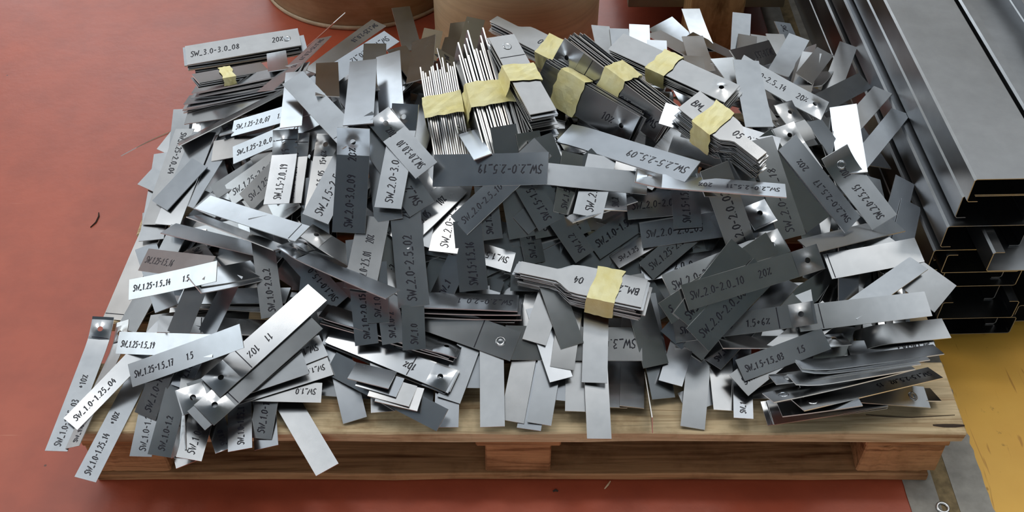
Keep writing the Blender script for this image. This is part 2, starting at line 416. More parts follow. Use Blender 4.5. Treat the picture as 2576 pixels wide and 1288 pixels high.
# ---------------------------------------------------------------- drums, timber, plate behind the pallet
def drum(x, y, r, h, mat, label):
    e = empty('cylindrical_drum', (x, y, 0)); tag(e, label, 'drum')
    n = 96; prof = [(r * .985, 0), (r, .006), (r, .5 * h), (r, h - .01), (r * .985, h)]
    vs = []; fs = []
    for pr, pz in prof:
        for i in range(n):
            a = 2 * math.pi * i / n; vs.append((pr * math.cos(a), pr * math.sin(a), pz))
    for k in range(len(prof) - 1):
        for i in range(n): fs.append((k * n + i, k * n + (i + 1) % n, (k + 1) * n + (i + 1) % n, (k + 1) * n + i))
    mesh_obj('shell', vs, fs, mat, e, True)
    bmc = bmesh.new(); bmesh.ops.create_circle(bmc, cap_ends=True, segments=n, radius=r * .985, matrix=Matrix.Translation((0, 0, h - .004)))
    bm_obj('lid', bmc, mat, e)
    vs = []; fs = []
    for k, (rr, zz) in enumerate([(r + .0005, .0), (r + .003, .002), (r + .003, .007), (r + .0005, .010)]):
        for i in range(n):
            a = 2 * math.pi * i / n; vs.append((rr * math.cos(a), rr * math.sin(a), zz))
    for k in range(3):
        for i in range(n): fs.append((k * n + i, k * n + (i + 1) % n, (k + 1) * n + (i + 1) % n, (k + 1) * n + i))
    mesh_obj('rim', vs, fs, 'drum_rim', e, True)
drum(-.345, 1.360, .225, .62, 'drum_brown', 'brown cylindrical drum standing on the red floor behind the pallet')
drum(.002, 1.115, .172, .62, 'drum_olive', 'paler olive tan cylindrical drum right behind the heap')
post = bm_obj('timber_block', box_bm(.345, .452, 1.000, 1.085, 0, .34, .004), 'timber_brown')
tag(post, 'upright brown timber block on the red floor behind the heap', 'timber')
pl = empty('steel_base_plate', (.44, 1.13, 0)); tag(pl, 'grey green steel base plate on short feet behind the timber block', 'plate')
bm_obj('top_sheet', box_bm(-.205, .120, .005, .6, .092, .102, .002), 'green_plate', pl)
bm_obj('edge_beam', box_bm(-.205, .120, -.018, .005, .070, .104, .002), 'green_plate', pl)
for x in (-.16, .09): bm_obj('foot', box_bm(x - .02, x + .02, .22, .26, 0, .092, .002), 'green_plate', pl)
bd = bm_obj('shade_board', box_bm(.470, .575, .88, 1.04, 0, .018, .002), 'shade_board_dark')  # dark board put in for floor in shade beneath the plate
tag(bd, 'dark brown board standing in for shaded floor between timber and channels', 'board')
# washer ring dropped on the floor
bmw = bmesh.new()
n = 24; vs = []; fs = []
for k, (rr, zz) in enumerate([(.0055, .0026), (.0066, .0036), (.0085, .0036), (.0095, .0026), (.0095, .0010), (.0055, .0010)]):
    for i in range(n):
        a = 2 * math.pi * i / n; vs.append((rr * math.cos(a), rr * math.sin(a), zz))
for k in range(6):
    for i in range(n): fs.append((k * n + i, k * n + (i + 1) % n, ((k + 1) % 6) * n + (i + 1) % n, ((k + 1) % 6) * n + i))
wo = mesh_obj('washer', vs, fs, 'washer_steel', None, True); wo.location = (.585, -.043, 0)
tag(wo, 'small steel washer lying in the dirt strip by the pallet corner', 'washer')

# ---------------------------------------------------------------- steel strips: builders
GL = {  # stroke font, unit height, hand drawn
 'S': [[(.52, .86), (.36, 1.0), (.14, .92), (.12, .72), (.42, .46), (.44, .2), (.24, .02), (.02, .14)]],
 'W': [[(.0, .96), (.14, .05), (.34, .72), (.50, .05), (.72, 1.0)]],
 'B': [[(.1, .0), (.1, 1.0)], [(.1, .98), (.42, .92), (.42, .6), (.12, .53)], [(.12, .53), (.5, .46), (.5, .1), (.1, .0)]],
 'M': [[(.02, .0), (.1, 1.0), (.34, .3), (.56, 1.0), (.66, .0)]],
 '_': [[(.04, .02), (.5, .04)]], '-': [[(.06, .5), (.42, .52)]], '.': [[(.1, .02), (.14, .10)]],
 '0': [[(.28, .96), (.08, .74), (.08, .24), (.26, .03), (.46, .26), (.46, .76), (.28, .96)]],
 '1': [[(.04, .74), (.24, .98), (.22, .0)]],
 '2': [[(.06, .80), (.24, .98), (.44, .80), (.32, .44), (.04, .04), (.5, .06)]],
 '3': [[(.06, .92), (.34, .98), (.42, .78), (.18, .54), (.44, .36), (.36, .06), (.04, .06)]],
 '4': [[(.3, .98), (.04, .36), (.5, .38)], [(.38, .66), (.34, .0)]],
 '5': [[(.46, .97), (.12, .95), (.08, .58), (.36, .60), (.44, .26), (.24, .02), (.04, .1)]],
 '6': [[(.4, .96), (.12, .6), (.08, .2), (.28, .02), (.44, .22), (.34, .46), (.1, .34)]],
 '7': [[(.04, .95), (.48, .96), (.2, .0)], [(.14, .5), (.42, .52)]],
 '8': [[(.28, .52), (.1, .76), (.28, .97), (.44, .76), (.28, .52), (.06, .24), (.26, .02), (.48, .24), (.28, .52)]],
 '9': [[(.42, .7), (.26, .5), (.08, .7), (.24, .96), (.44, .8), (.4, .3), (.26, .02)]],
 '%': [[(.06, .1), (.5, .9)], [(.1, .88), (.2, .80), (.1, .74), (.1, .88)], [(.42, .26), (.5, .16), (.42, .08), (.42, .26)]],
 '+': [[(.04, .5), (.44, .52)], [(.24, .74), (.23, .28)]],
}
class Surf:
    """bent sheet: maps (u along, v across) to local space, z=0 plane through the flat part's top"""
    def __init__(s, L, w, cc=0, ca=0, bow=0, twist=0, hole=None, dim=.0042, lc=.045):
        s.L, s.w, s.hole, s.dim, s.bow, s.twist = L, w, hole, dim, bow, twist
        n = 60; s.n = n; s.pt = [(0.0, 0.0)]
        lc = min(lc, L * .4)
        def ang(u):
            a = 0
            if u > L - lc: a += R(cc) * ((u - (L - lc)) / lc)
            if u < lc: a -= R(ca) * ((lc - u) / lc)
            return a
        x = z = 0.0
        for i in range(n):
            a = ang((i + .5) / n * L); x += math.cos(a) * L / n; z += math.sin(a) * L / n; s.pt.append((x, z))
        m = s.pt[n // 2]
        s.pt = [(p - m[0], q - m[1]) for p, q in s.pt]
    def at(s, u, v, up=0.0):
        t = max(0, min(1, u / s.L)) * s.n; i = min(int(t), s.n - 1); k = t - i
        (x0, z0), (x1, z1) = s.pt[i], s.pt[i + 1]
        x = x0 + (x1 - x0) * k; z = z0 + (z1 - z0) * k
        d = math.hypot(x1 - x0, z1 - z0); nx, nz = -(z1 - z0) / d, (x1 - x0) / d
        f = 2 * u / s.L - 1; g = 2 * v / s.w - 1
        h = up + s.bow * (f * f - .33) + s.twist * f * g
        if s.hole is not None:
            r2 = (u - s.hole) ** 2 + (v - s.w / 2) ** 2
            h += s.dim * math.exp(-r2 / .013 ** 2)
        return (x + nx * h, v - s.w / 2, z + nz * h)
def strip_mesh(sf, t, hole=None, dog=False, seed=0, torn=False):
    """sheet with thickness; material 0 sheet faces, 1 sheared edges"""
    L, w = sf.L, sf.w; rr = random.Random(seed)
    V = []; F = []; M = []
    def both(u, v):
        V.append(sf.at(u, v)); V.append(sf.at(u, v, -t)); return len(V) - 2
    loops = []                                   # boundary as top indices, ccw from above
    def quad(a, b, c, d):
        F.append((a, b, c, d)); M.append(0); F.append((a + 1, d + 1, c + 1, b + 1)); M.append(0)
    def side(a, b):
        F.append((b, a, a + 1, b + 1)); M.append(1)
    if dog:
        us = [0, .10, .2, .3, .4, .5, .56, .60, .64, .68, .76, .84, .92, .97, 1.0]
        def hw(f):
            if f < .54: return w / 2
            if f > .68: return w * .205
            k = (f - .54) / .14; k = k * k * (3 - 2 * k) * .6 + k * .4
            return w / 2 + (w * .205 - w / 2) * k
        prev = None; lo = []; hi = []
        for f in us:
            h = hw(f); u = f * L
            ju = rr.uniform(-.004, .001) if f == 1.0 else 0
            jv = rr.uniform(-.004, .003) if f == 1.0 else 0
            lo.append(both(u + ju, w / 2 - h)); hi.append(both(u + jv, w / 2 + h))
        for i in range(len(us) - 1):
            quad(lo[i], lo[i + 1], hi[i + 1], hi[i]); side(lo[i], lo[i + 1]); side(hi[i + 1], hi[i])
        side(hi[0], lo[0]); side(lo[-1], hi[-1])
        return V, F, M
    st = []
    if hole is None:
        n = 10; st = [i / n * L for i in range(n + 1)]
        cols = [[both(u, 0), both(u, w)] for u in st]
        rngs = [(cols, 0)]
        for a, b in zip(cols[:-1], cols[1:]):
            quad(a[0], b[0], b[1], a[1]); side(a[0], b[0]); side(b[1], a[1])
        side(cols[0][1], cols[0][0]); side(cols[-1][0], cols[-1][1])
        return V, F, M
    r = min(w * .48, .019); c = hole
    c0, c1 = max(0.0, c - r), min(L, c + r)
    n1 = max(1, int(c0 / .016)); n2 = max(1, int((L - c1) / .016))
    A = [i / n1 * c0 for i in range(n1 + 1)] if c0 > .001 else [c0]
    Bq = [c1 + i / n2 * (L - c1) for i in range(n2 + 1)] if L - c1 > .001 else [c1]
    ca = [[both(u, 0), both(u, w)] for u in A]; cb = [[both(u, 0), both(u, w)] for u in Bq]
    for cols in (ca, cb):
        for a, b in zip(cols[:-1], cols[1:]):
            quad(a[0], b[0], b[1], a[1]); side(a[0], b[0]); side(b[1], a[1])
    side(ca[0][1], ca[0][0]); side(cb[-1][0], cb[-1][1])
    # ring patch between ca[-1] and cb[0]
    per = [ca[-1][0]] + [both(c0 + (c1 - c0) * k / 4, 0) for k in (1, 2, 3)] + [cb[0][0]] + [both(c1, w * k / 4) for k in (1, 2, 3)] + [cb[0][1]]
    per += [both(c1 - (c1 - c0) * k / 4, w) for k in (1, 2, 3)] + [ca[-1][1]] + [both(c0, w - w * k / 4) for k in (1, 2, 3)]
    for i in range(0, 4): side(per[i], per[i + 1])
    for i in range(8, 12): side(per[i], per[i + 1])
    if abs(c1 - L) < .001:
        for i in range(4, 8): side(per[i], per[i + 1])
    prev = per
    for rad in (.0125, .0085, .0058, .0040):
        cur = []
        for i in range(16):
            a = -math.pi * .75 + 2 * math.pi * i / 16
            cur.append(both(c + rad * math.cos(a), w / 2 + min(rad, w * .45) * math.sin(a)))
        for i in range(16):
            j = (i + 1) % 16; quad(prev[i], prev[j], cur[j], cur[i])
        prev = cur
    for i in range(16): F.append((prev[i], prev[(i + 1) % 16], prev[(i + 1) % 16] + 1, prev[i] + 1)); M.append(1)
    return V, F, M
def finish(name, V, F, M, mats, parent=None):
    o = mesh_obj(name, V, F, mats, parent, True, M)
    try: o.data.set_sharp_from_angle(angle=R(38))
    except Exception: pass
    return o
def ribbon(V, F, sf, pts, wd, rev, up=.00018):
    """pen stroke laid on the sheet"""
    P = []
    for i in range(len(pts) - 1):
        (x0, y0), (x1, y1) = pts[i], pts[i + 1]
        k = max(1, int(math.hypot(x1 - x0, y1 - y0) / .004))
        for q in range(k): P.append((x0 + (x1 - x0) * q / k, y0 + (y1 - y0) * q / k))
    P.append(pts[-1]); base = len(V); n = len(P)
    for i in range(n):
        a = P[max(0, i - 1)]; b = P[min(n - 1, i + 1)]; dx, dy = b[0] - a[0], b[1] - a[1]; d = math.hypot(dx, dy) or 1
        nx, ny = -dy / d * wd / 2, dx / d * wd / 2
        for sx in (1, -1):
            u, v = P[i][0] + nx * sx, P[i][1] + ny * sx
            if rev: u, v = sf.L - u, sf.w - v
            v = max(.0006, min(sf.w - .0006, v)); u = max(.0006, min(sf.L - .0006, u))
            V.append(sf.at(u, v, up))
        if i: F.append((base + 2 * i - 2, base + 2 * i - 1, base + 2 * i + 1, base + 2 * i))
def marking(sf, text, rev, seed, parent, lines=(), skip=()):
    rr = random.Random(seed * 7 + 1); V = []; F = []
    if text:
        cap = min(sf.w * .30, .0125) * rr.uniform(.92, 1.08)
        adv = cap * .60
        x = .007; y0 = (sf.w - cap) / 2 + rr.uniform(-.0015, .0015); slope = rr.uniform(-.03, .03)
        tot = len(text) * adv
        if tot > sf.L - .03: adv *= (sf.L - .03) / tot
        wd = .0017 * rr.uniform(.85, 1.15)
        for ch in text:
            for stroke in GL.get(ch, ()):
                pts = [(x + (px + .12 * py) * cap * .92 * min(1, adv / cap / .60), y0 + py * cap + slope * x + rr.uniform(-.0003, .0003)) for px, py in stroke]
                ribbon(V, F, sf, pts, wd, rev)
            x += adv * (1.15 if ch in 'WM' else .55 if ch == '.' else .8 if ch == '1' else 1) * rr.uniform(.95, 1.05)
    if V:
        o = mesh_obj('marking', V, F, 'marker_ink', parent); o['label'] = 'black felt pen writing'
    for u in lines:
        V = []; F = []
        ribbon(V, F, sf, [(u + rr.uniform(-.001, .001), .001), (u + rr.uniform(-.001, .001), sf.w - .001)], .0014, False)
        o = mesh_obj('pen_line', V, F, 'marker_ink', parent); o['label'] = 'black felt pen line'
def weld_ring(sf, u, parent):
    V = []; F = []; n = 20; prof = [(.0070, .0001), (.0062, .0009), (.0052, .0010), (.0044, .0003), (.0030, .0006), (.0, .0008)]
    for rad, up in prof:
        for i in range(n):
            a = 2 * math.pi * i / n; V.append(sf.at(u + rad * math.cos(a), sf.w / 2 + rad * math.sin(a), up))
    for k in range(len(prof) - 1):
        for i in range(n): F.append((k * n + i, k * n + (i + 1) % n, (k + 1) * n + (i + 1) % n, (k + 1) * n + i))
    o = mesh_obj('weld_spot', V, F, 'zinc_sheet', parent, True); o['label'] = 'round spot weld mark'
def place(o, c, x, y):
    x = Vector(x).normalized(); n = x.cross(Vector(y)).normalized(); y = n.cross(x)
    m = Matrix((x, y, n)).transposed().to_4x4(); m.translation = Vector(c); o.matrix_world = m
    return o
def make_strip(seed, L, w, t, opt, parent=None, name='steel_strip', mesh=None):
    rr = random.Random(seed); big = L > .1
    uh = None
    if 'hole' in opt: uh = L - .019 if opt['hole'] == 'c' else .019
    dog = opt.get('dog')
    sf = Surf(L, w, opt.get('cc', 0), opt.get('ca', 0), opt.get('bow', rr.uniform(-.0010, .0022) if big else 0), opt.get('tw_', rr.uniform(-.0011, .0011)), uh)
    if mesh is not None:
        o = bpy.data.objects.new(name, mesh); COL.objects.link(o)
        if parent: o.parent = parent
        return o, sf
    V, F, M = strip_mesh(sf, t, uh, dog, seed)
    o = finish(name, V, F, M, ['zinc_sheet', 'cut_edge'], parent)
    lines = [opt['ln'] * L] if 'ln' in opt else []
    if opt.get('t') or lines: marking(sf, opt.get('t', '').replace('~', ' '), opt.get('rev'), seed, o, lines)
    if 'ring' in opt: weld_ring(sf, L - .022 if opt['ring'] == 'c' else .022, o)
    return o, sf
def tape_band(parent, L, w, depth, f, tw, seed, top=.0):
    """crumpled masking tape wound round a bundle; bundle top at z=top, going down by depth"""
    rr = random.Random(seed); m = .0012
    x0 = -L / 2 + f * L - tw / 2; nu = 7; ring = []
    pc = [(-w / 2 - m, top - depth - m), (w / 2 + m, top - depth - m), (w / 2 + m, top + m), (-w / 2 - m, top + m)]
    prof = []
    for i in range(4):
        a = pc[i]; b = pc[(i + 1) % 4]; k = max(2, int(math.hypot(b[0] - a[0], b[1] - a[1]) / .009))
        for q in range(k): prof.append((a[0] + (b[0] - a[0]) * q / k, a[1] + (b[1] - a[1]) * q / k))
    n = len(prof); V = []; F = []
    cy, cz = 0, top - depth / 2
    skew = rr.uniform(-.006, .006)
    for layer, off in ((0, .0), (1, -.0004)):
        for i in range(nu):
            for j, (y, z) in enumerate(prof):
                r2 = random.Random(seed * 1000 + i * 50 + j)
                d = Vector((y - cy, z - cz)); dl = d.length or 1
                e = r2.uniform(0, .0014) * (1 if 0 < i < nu - 1 else .5) + off + .0006
                xx = x0 + tw * i / (nu - 1) + (r2.uniform(-.002, .002) if i in (0, nu - 1) else 0) + skew * (y / w)
                V.append((xx, y + d.x / dl * e, z + d.y / dl * e))
    for lay in (0, 1):
        b0 = lay * nu * n
        for i in range(nu - 1):
            for j in range(n):
                q = (b0 + i * n + j, b0 + i * n + (j + 1) % n, b0 + (i + 1) * n + (j + 1) % n, b0 + (i + 1) * n + j)
                F.append(q if lay == 0 else q[::-1])
    # loose tape end lying on top
    o = mesh_obj('tape_band', V, F, 'masking_tape', parent); o['label'] = 'pale yellow masking tape'
    return o

# ---------------------------------------------------------------- steel strips: poses in metres (centre, length axis, width axis, length, width, thickness, features, label)
STRIPS = [
 ((-0.1119, 0.6442, 0.2696), (-0.0818, -0.9891, 0.1221), (0.9775, -0.0558, 0.2033), 0.15, 0.0328, 0.0015, {}, 'blank steel strip, on the channel side of SW_1.25-2.0_12'),
 ((-0.4503, 0.5015, 0.2155), (0.9007, 0.0978, 0.4234), (-0.1583, 0.9812, 0.1101), 0.17, 0.0328, 0.0015, {}, 'blank steel strip, front red-floor side of SW_1.25-2.0_07'),
 ((-0.1955, 0.8016, 0.2224), (0.2091, -0.977, 0.0413), (0.9778, 0.2093, 0.0019), 0.15, 0.0335, 0.0015, {}, 'blank steel strip, rear channel side of SW_1.25-2.0_12'),
 ((-0.1437, 0.6733, 0.2731), (-0.0183, -0.9714, 0.2368), (0.9814, -0.0627, -0.1812), 0.14, 0.0326, 0.0015, {}, 'blank steel strip, directly behind SW_2.0-3.0_10'),
 ((-0.1005, 0.6948, 0.2659), (-0.0357, -0.9907, 0.1316), (0.9803, -0.0091, 0.1973), 0.14, 0.0325, 0.0015, {}, 'blank steel strip, rear channel side of SW_2.0-3.0_10'),
 ((0.1528, 0.7065, 0.2439), (0.0992, -0.9919, -0.0794), (0.9756, 0.1126, -0.1884), 0.12, 0.0329, 0.0015, {}, 'blank steel strip, directly behind SW_2.5-2.5_09'),
 ((0.1804, 0.7011, 0.2428), (0.0181, -0.998, -0.0599), (0.9998, 0.018, 0.0011), 0.12, 0.0331, 0.0015, {}, 'blank steel strip, rear red-floor side of SW_2.0-2.0_0'),
 ((0.5164, 0.8297, 0.1532), (0.1844, -0.9584, -0.2179), (0.927, 0.2433, -0.2855), 0.15, 0.0366, 0.0015, {'t': 'SW_'}, 'steel strip marked SW_, directly behind SW_2.0-2.5_14'),
 ((-0.5687, 0.2898, 0.1431), (0.215, 0.9346, 0.2833), (-0.9543, 0.2627, -0.1424), 0.19, 0.0375, 0.0015, {'ln': 0.05}, 'blank steel strip with a pen line, rear red-floor side of SW_1.25-1.5_14'),
 ((-0.0769, 0.7075, 0.2667), (-0.0911, -0.9836, 0.1559), (0.9767, -0.1188, -0.1787), 0.15, 0.0324, 0.0015, {}, 'blank steel strip, directly behind SW_2.0-2.5_19'),
 ((-0.5338, 0.2545, 0.149), (0.3347, 0.8723, 0.3565), (-0.8916, 0.4156, -0.1797), 0.175, 0.037, 0.0015, {'ln': 0.4}, 'blank steel strip with a pen line, front red-floor side of SW_1.25-1.5_16'),
 ((-0.556, 0.405, 0.1763), (-0.0505, 0.9794, 0.1955), (-0.9898, -0.023, -0.1408), 0.17, 0.0388, 0.0015, {}, 'blank steel strip, directly behind SW_1.25-1.5_16'),
 ((0.2811, 0.7423, 0.237), (0.3001, -0.9408, 0.1577), (0.8787, 0.337, 0.338), 0.15, 0.0478, 0.0015, {}, 'blank steel strip, on the red-floor side of SW_2.0-2.5_1'),
 ((-0.4502, 0.1684, 0.1552), (0.9859, -0.0064, 0.1672), (-0.0131, 0.9933, 0.1152), 0.15, 0.0324, 0.0015, {}, 'blank steel strip, rear channel side of SW_1.25-1.5_19'),
 ((0.0125, 0.2711, 0.2595), (-0.1949, 0.7203, 0.6657), (-0.9102, -0.3857, 0.1508), 0.14, 0.0318, 0.0015, {'t': 'SW_1.5-1.5'}, 'steel strip marked SW_1.5-1.5, just in front of SW_1.5-1.5_17'),
 ((-0.0062, 0.2999, 0.2962), (-0.1701, 0.7278, 0.6644), (-0.9826, -0.1762, -0.0585), 0.16, 0.0372, 0.0015, {}, 'blank steel strip, on the channel side of SW_2.0-2.5_10'),
 ((0.0291, 0.2988, 0.2916), (-0.1888, 0.6986, 0.6902), (-0.9577, -0.2863, 0.0277), 0.15, 0.035, 0.0015, {'t': 'SW_1.5-1.5'}, 'steel strip marked SW_1.5-1.5, rear channel side of SW_1.5-1.5_17'),
 ((-0.4401, 0.5389, 0.2419), (0.9684, -0.0962, 0.2303), (0.0655, 0.9883, 0.1374), 0.195, 0.0327, 0.0015, {}, 'blank steel strip, on the red-floor side of SW_1.25-2.0_07'),
 ((-0.4558, 0.4933, 0.222), (0.9365, -0.0829, 0.3407), (0.1269, 0.9859, -0.1089), 0.17, 0.0326, 0.0015, {}, 'blank steel strip, rear red-floor side of SW_1.25-2.0_1'),
 ((-0.5133, 0.3974, 0.1886), (0.8384, -0.5394, 0.0785), (0.5201, 0.8348, 0.1807), 0.17, 0.0366, 0.0015, {}, 'blank steel strip, front channel side of SW_1.25-2.0_04'),
 ((-0.4763, 0.4339, 0.2125), (0.3999, 0.8551, 0.3301), (-0.886, 0.4529, -0.0996), 0.15, 0.0353, 0.0015, {}, 'blank steel strip, on the red-floor side of SW_1.5-2.0_19'),
 ((-0.5431, 0.4323, 0.194), (0.137, 0.9524, 0.2724), (-0.9663, 0.1889, -0.1747), 0.18, 0.033, 0.00125, {'t': 'SW_1.25-2.0_04', 'rev': 1}, 'steel strip marked SW_1.25-2.0_04 at the red-floor edge'),
 ((0.2117, 0.7093, 0.2431), (-0.0732, -0.9965, 0.0399), (0.9973, -0.0732, 0.0029), 0.15, 0.0358, 0.0015, {}, 'blank steel strip, directly behind SW_1.5-1.5_2'),
 ((0.282, 0.6909, 0.2539), (0.4636, -0.8616, 0.2068), (0.8861, 0.4508, -0.1082), 0.18, 0.0335, 0.0015, {}, 'blank steel strip, rear channel side of SW_2.5-2.5_09'),
 ((0.3151, 0.7468, 0.2533), (0.0744, -0.9965, 0.0381), (0.997, 0.0734, -0.0259), 0.14, 0.0327, 0.0015, {}, 'blank steel strip slanting, rear red-floor side of SW_2.0-2.5_1'),
 ((0.3956, 0.7666, 0.223), (-0.1665, -0.9847, -0.0508), (0.9848, -0.1635, -0.059), 0.15, 0.0331, 0.0015, {}, 'blank steel strip pointing backward, rear red-floor side of SW_2.0-2.5_1'),
 ((0.0608, 0.2914, 0.2862), (0.7412, 0.5545, 0.3785), (-0.6713, 0.6122, 0.4178), 0.15, 0.0324, 0.0015, {}, 'blank steel strip, on the channel side of SW_1.5-1.5_17'),
 ((0.0598, 0.2933, 0.2938), (-0.368, 0.6871, 0.6264), (-0.917, -0.3797, -0.1221), 0.15, 0.0368, 0.0018, {'t': 'SW_2.0'}, 'steel strip marked SW_2.0, on the channel side of SW_1.5-1.5_17'),
 ((0.545, 0.3278, 0.199), (0.0491, -0.9722, -0.2288), (0.8791, 0.1509, -0.4522), 0.15, 0.0326, 0.0015, {}, 'blank steel strip, front channel side of SW_2.0-2.5_15'),
 ((-0.5977, 0.0786, 0.1227), (0.0638, 0.9944, 0.0836), (-0.9979, 0.0645, -0.005), 0.214, 0.0307, 0.001, {'t': 'SW_1.0-1.25_03~~~+10%', 'hole': 'c', 'cc': 30.0, 'ln': 0.85}, 'steel strip marked SW_1.0-1.25_03 slanting by the front board'),
 ((-0.0554, 0.1284, 0.1636), (0.0083, 0.9357, 0.3527), (-1.0, 0.0077, 0.0029), 0.15, 0.0325, 0.0015, {}, 'blank steel strip, just in front of SW_1.5-1.5_16'),
 ((0.063, 0.1092, 0.1602), (0.1126, 0.9399, 0.3223), (-0.9936, 0.1065, 0.0365), 0.15, 0.0324, 0.0015, {}, 'blank steel strip, front red-floor side of SW_3.0-3.0_0'),
 ((0.4335, 0.7309, 0.2103), (-0.0322, -0.998, -0.0551), (0.9885, -0.0236, -0.1497), 0.12, 0.0347, 0.0015, {}, 'blank steel strip, rear channel side of SW_2.0-2.0_0'),
 ((0.1352, 0.1187, 0.1214), (0.0451, 0.9974, -0.057), (-0.999, 0.045, -0.0026), 0.17, 0.0329, 0.0015, {}, 'blank steel strip, front channel side of SW_3.0-3.0_0'),
 ((0.3707, 0.6698, 0.2506), (0.8471, -0.5065, -0.1609), (0.4328, 0.8332, -0.3443), 0.18, 0.0394, 0.0015, {}, 'blank steel strip slanting, on the red-floor side of SW_2.0-2.5_1'),
 ((0.4663, 0.7228, 0.2142), (0.0492, -0.9981, 0.0375), (0.9975, 0.0472, -0.0518), 0.15, 0.0329, 0.0015, {}, 'blank steel strip slanting, on the channel side of SW_2.0-2.5_1'),
 ((0.2357, 0.6621, 0.2575), (-0.091, -0.9862, 0.1381), (0.9958, -0.0901, 0.0126), 0.12, 0.0335, 0.0015, {}, 'blank steel strip pointing backward, on the red-floor side of SW_2.0-2.5_1'),
 ((0.0531, 0.2617, 0.2726), (-0.5618, 0.5908, 0.5791), (-0.8239, -0.4628, -0.3272), 0.15, 0.032, 0.00125, {'t': 'SW_1.2'}, 'steel strip marked SW_1.2, front channel side of SW_1.5-1.5_17'),
 ((-0.5691, 0.0742, 0.1276), (0.1248, 0.9907, 0.0549), (-0.8761, 0.136, -0.4625), 0.2043, 0.0255, 0.001, {'t': 'SW_1.0-1.25_02~~~+10%', 'hole': 'c', 'cc': 30.0, 'ln': 0.85}, 'steel strip marked SW_1.0-1.25_02 by the front board'),
 ((-0.0936, 0.0842, 0.1497), (0.007, 0.9565, 0.2915), (-1.0, 0.0067, 0.002), 0.17, 0.0325, 0.0015, {}, 'blank steel strip, on the red-floor side of SW_3.0-3.0_0'),
 ((0.1617, 0.1173, 0.1233), (0.093, 0.994, -0.0568), (-0.9957, 0.0929, -0.0053), 0.17, 0.0328, 0.0015, {}, 'blank steel strip, on the channel side of SW_3.0-3.0_0'),
 ((0.1882, 0.1173, 0.1564), (-0.1346, 0.901, 0.4125), (-0.9867, -0.1601, 0.0278), 0.15, 0.0327, 0.0015, {}, 'blank steel strip, front red-floor side of SW_2.0-2.0_08'),
 ((-0.2967, 0.0233, 0.1228), (-0.5455, 0.8104, 0.2139), (-0.8336, -0.5511, -0.038), 0.18, 0.0328, 0.0015, {}, 'blank steel strip, front channel side of SW_1.25-1.5_17'),
 ((0.3951, 0.7111, 0.24), (-0.2054, -0.9493, 0.2381), (0.9775, -0.2111, 0.0018), 0.13, 0.0334, 0.0015, {}, 'blank steel strip pointing backward, directly behind SW_2.0-2.0_0'),
 ((-0.4599, 0.0342, 0.1239), (-0.3599, 0.9141, 0.1866), (-0.9266, -0.3268, -0.1861), 0.17, 0.0328, 0.0015, {}, 'blank steel strip, front channel side of SW_1.0-1.25_0'),
 ((-0.4592, 0.0457, 0.1395), (-0.2132, 0.9409, 0.2632), (-0.772, 0.0028, -0.6356), 0.17, 0.0324, 0.0015, {'t': '~~~~~1.2'}, 'blank steel strip, on the channel side of SW_1.0-1.25_0'),
 ((0.0316, 0.0835, 0.153), (0.1827, 0.9315, 0.3145), (-0.9786, 0.2032, -0.0332), 0.18, 0.0324, 0.0015, {}, 'blank steel strip, front channel side of SW_1.5-1.5_16'),
 ((0.2786, 0.104, 0.1488), (0.0058, 0.9719, 0.2354), (-0.9953, -0.0172, 0.0954), 0.16, 0.0326, 0.0015, {}, 'blank steel strip, front red-floor side of SW_1.5-2.0_20'),
 ((-0.4477, 0.515, 0.2459), (0.8723, 0.4185, 0.2529), (-0.2915, 0.8603, -0.4182), 0.19, 0.0333, 0.0015, {}, 'blank steel strip, rear red-floor side of SW_1.5-2.0_19'),
 ((-0.511, 0.418, 0.2023), (0.2043, 0.9283, 0.3106), (-0.9505, 0.264, -0.1638), 0.17, 0.0429, 0.0015, {}, 'blank steel strip slanting, on the channel side of SW_1.25-2.0_04'),
 ((0.295, 0.6232, 0.2888), (-0.0267, -0.9726, 0.2309), (0.9953, -0.0043, 0.097), 0.16, 0.0355, 0.0015, {}, 'blank steel strip pointing backward, rear channel side of SW_2.5-2.5_09'),
 ((0.5584, 0.7, 0.2001), (-0.4041, -0.9061, -0.1248), (0.9134, -0.3924, -0.1084), 0.15, 0.0318, 0.0015, {}, 'blank steel strip slanting, directly behind SW_2.0-2.5_17'),
 ((-0.0771, 0.234, 0.2316), (-0.9534, 0.163, 0.2541), (-0.2398, -0.92, -0.3098), 0.15, 0.0318, 0.0015, {'t': 'SW_1.5'}, 'steel strip marked SW_1.5, rear red-floor side of SW_1.5-1.5_16'),
 ((0.2682, 0.2176, 0.221), (0.9881, 0.0895, 0.1247), (-0.1201, 0.9569, 0.2644), 0.19, 0.0317, 0.0015, {'t': 'SW_1.5-2.0_0'}, 'steel strip marked SW_1.5-2.0_0 on middle slope, channel flank'),
 ((-0.3445, 0.059, 0.1358), (-0.1692, 0.9512, 0.2581), (-0.979, -0.132, -0.1556), 0.17, 0.0327, 0.0015, {}, 'blank steel strip, on the channel side of SW_1.25-1.5_17'),
 ((-0.1829, 0.0775, 0.1523), (-0.077, 0.9502, 0.3021), (-0.997, -0.0732, -0.0238), 0.12, 0.0324, 0.0015, {}, 'blank steel strip, just in front of SW_1.0-2.0_15'),
 ((0.3076, 0.0845, 0.1432), (0.1103, 0.9856, 0.1279), (-0.9939, 0.1092, 0.0156), 0.15, 0.0256, 0.001, {'t': 'SW_1.0'}, 'steel strip marked SW_1.0, on the red-floor side of SW_1.5-1.5_03'),
 ((-0.3844, 0.4169, 0.2387), (0.8204, 0.4626, 0.3361), (-0.4679, 0.881, -0.0705), 0.18, 0.0354, 0.0015, {}, 'blank steel strip, just in front of SW_1.25-2.0_07'),
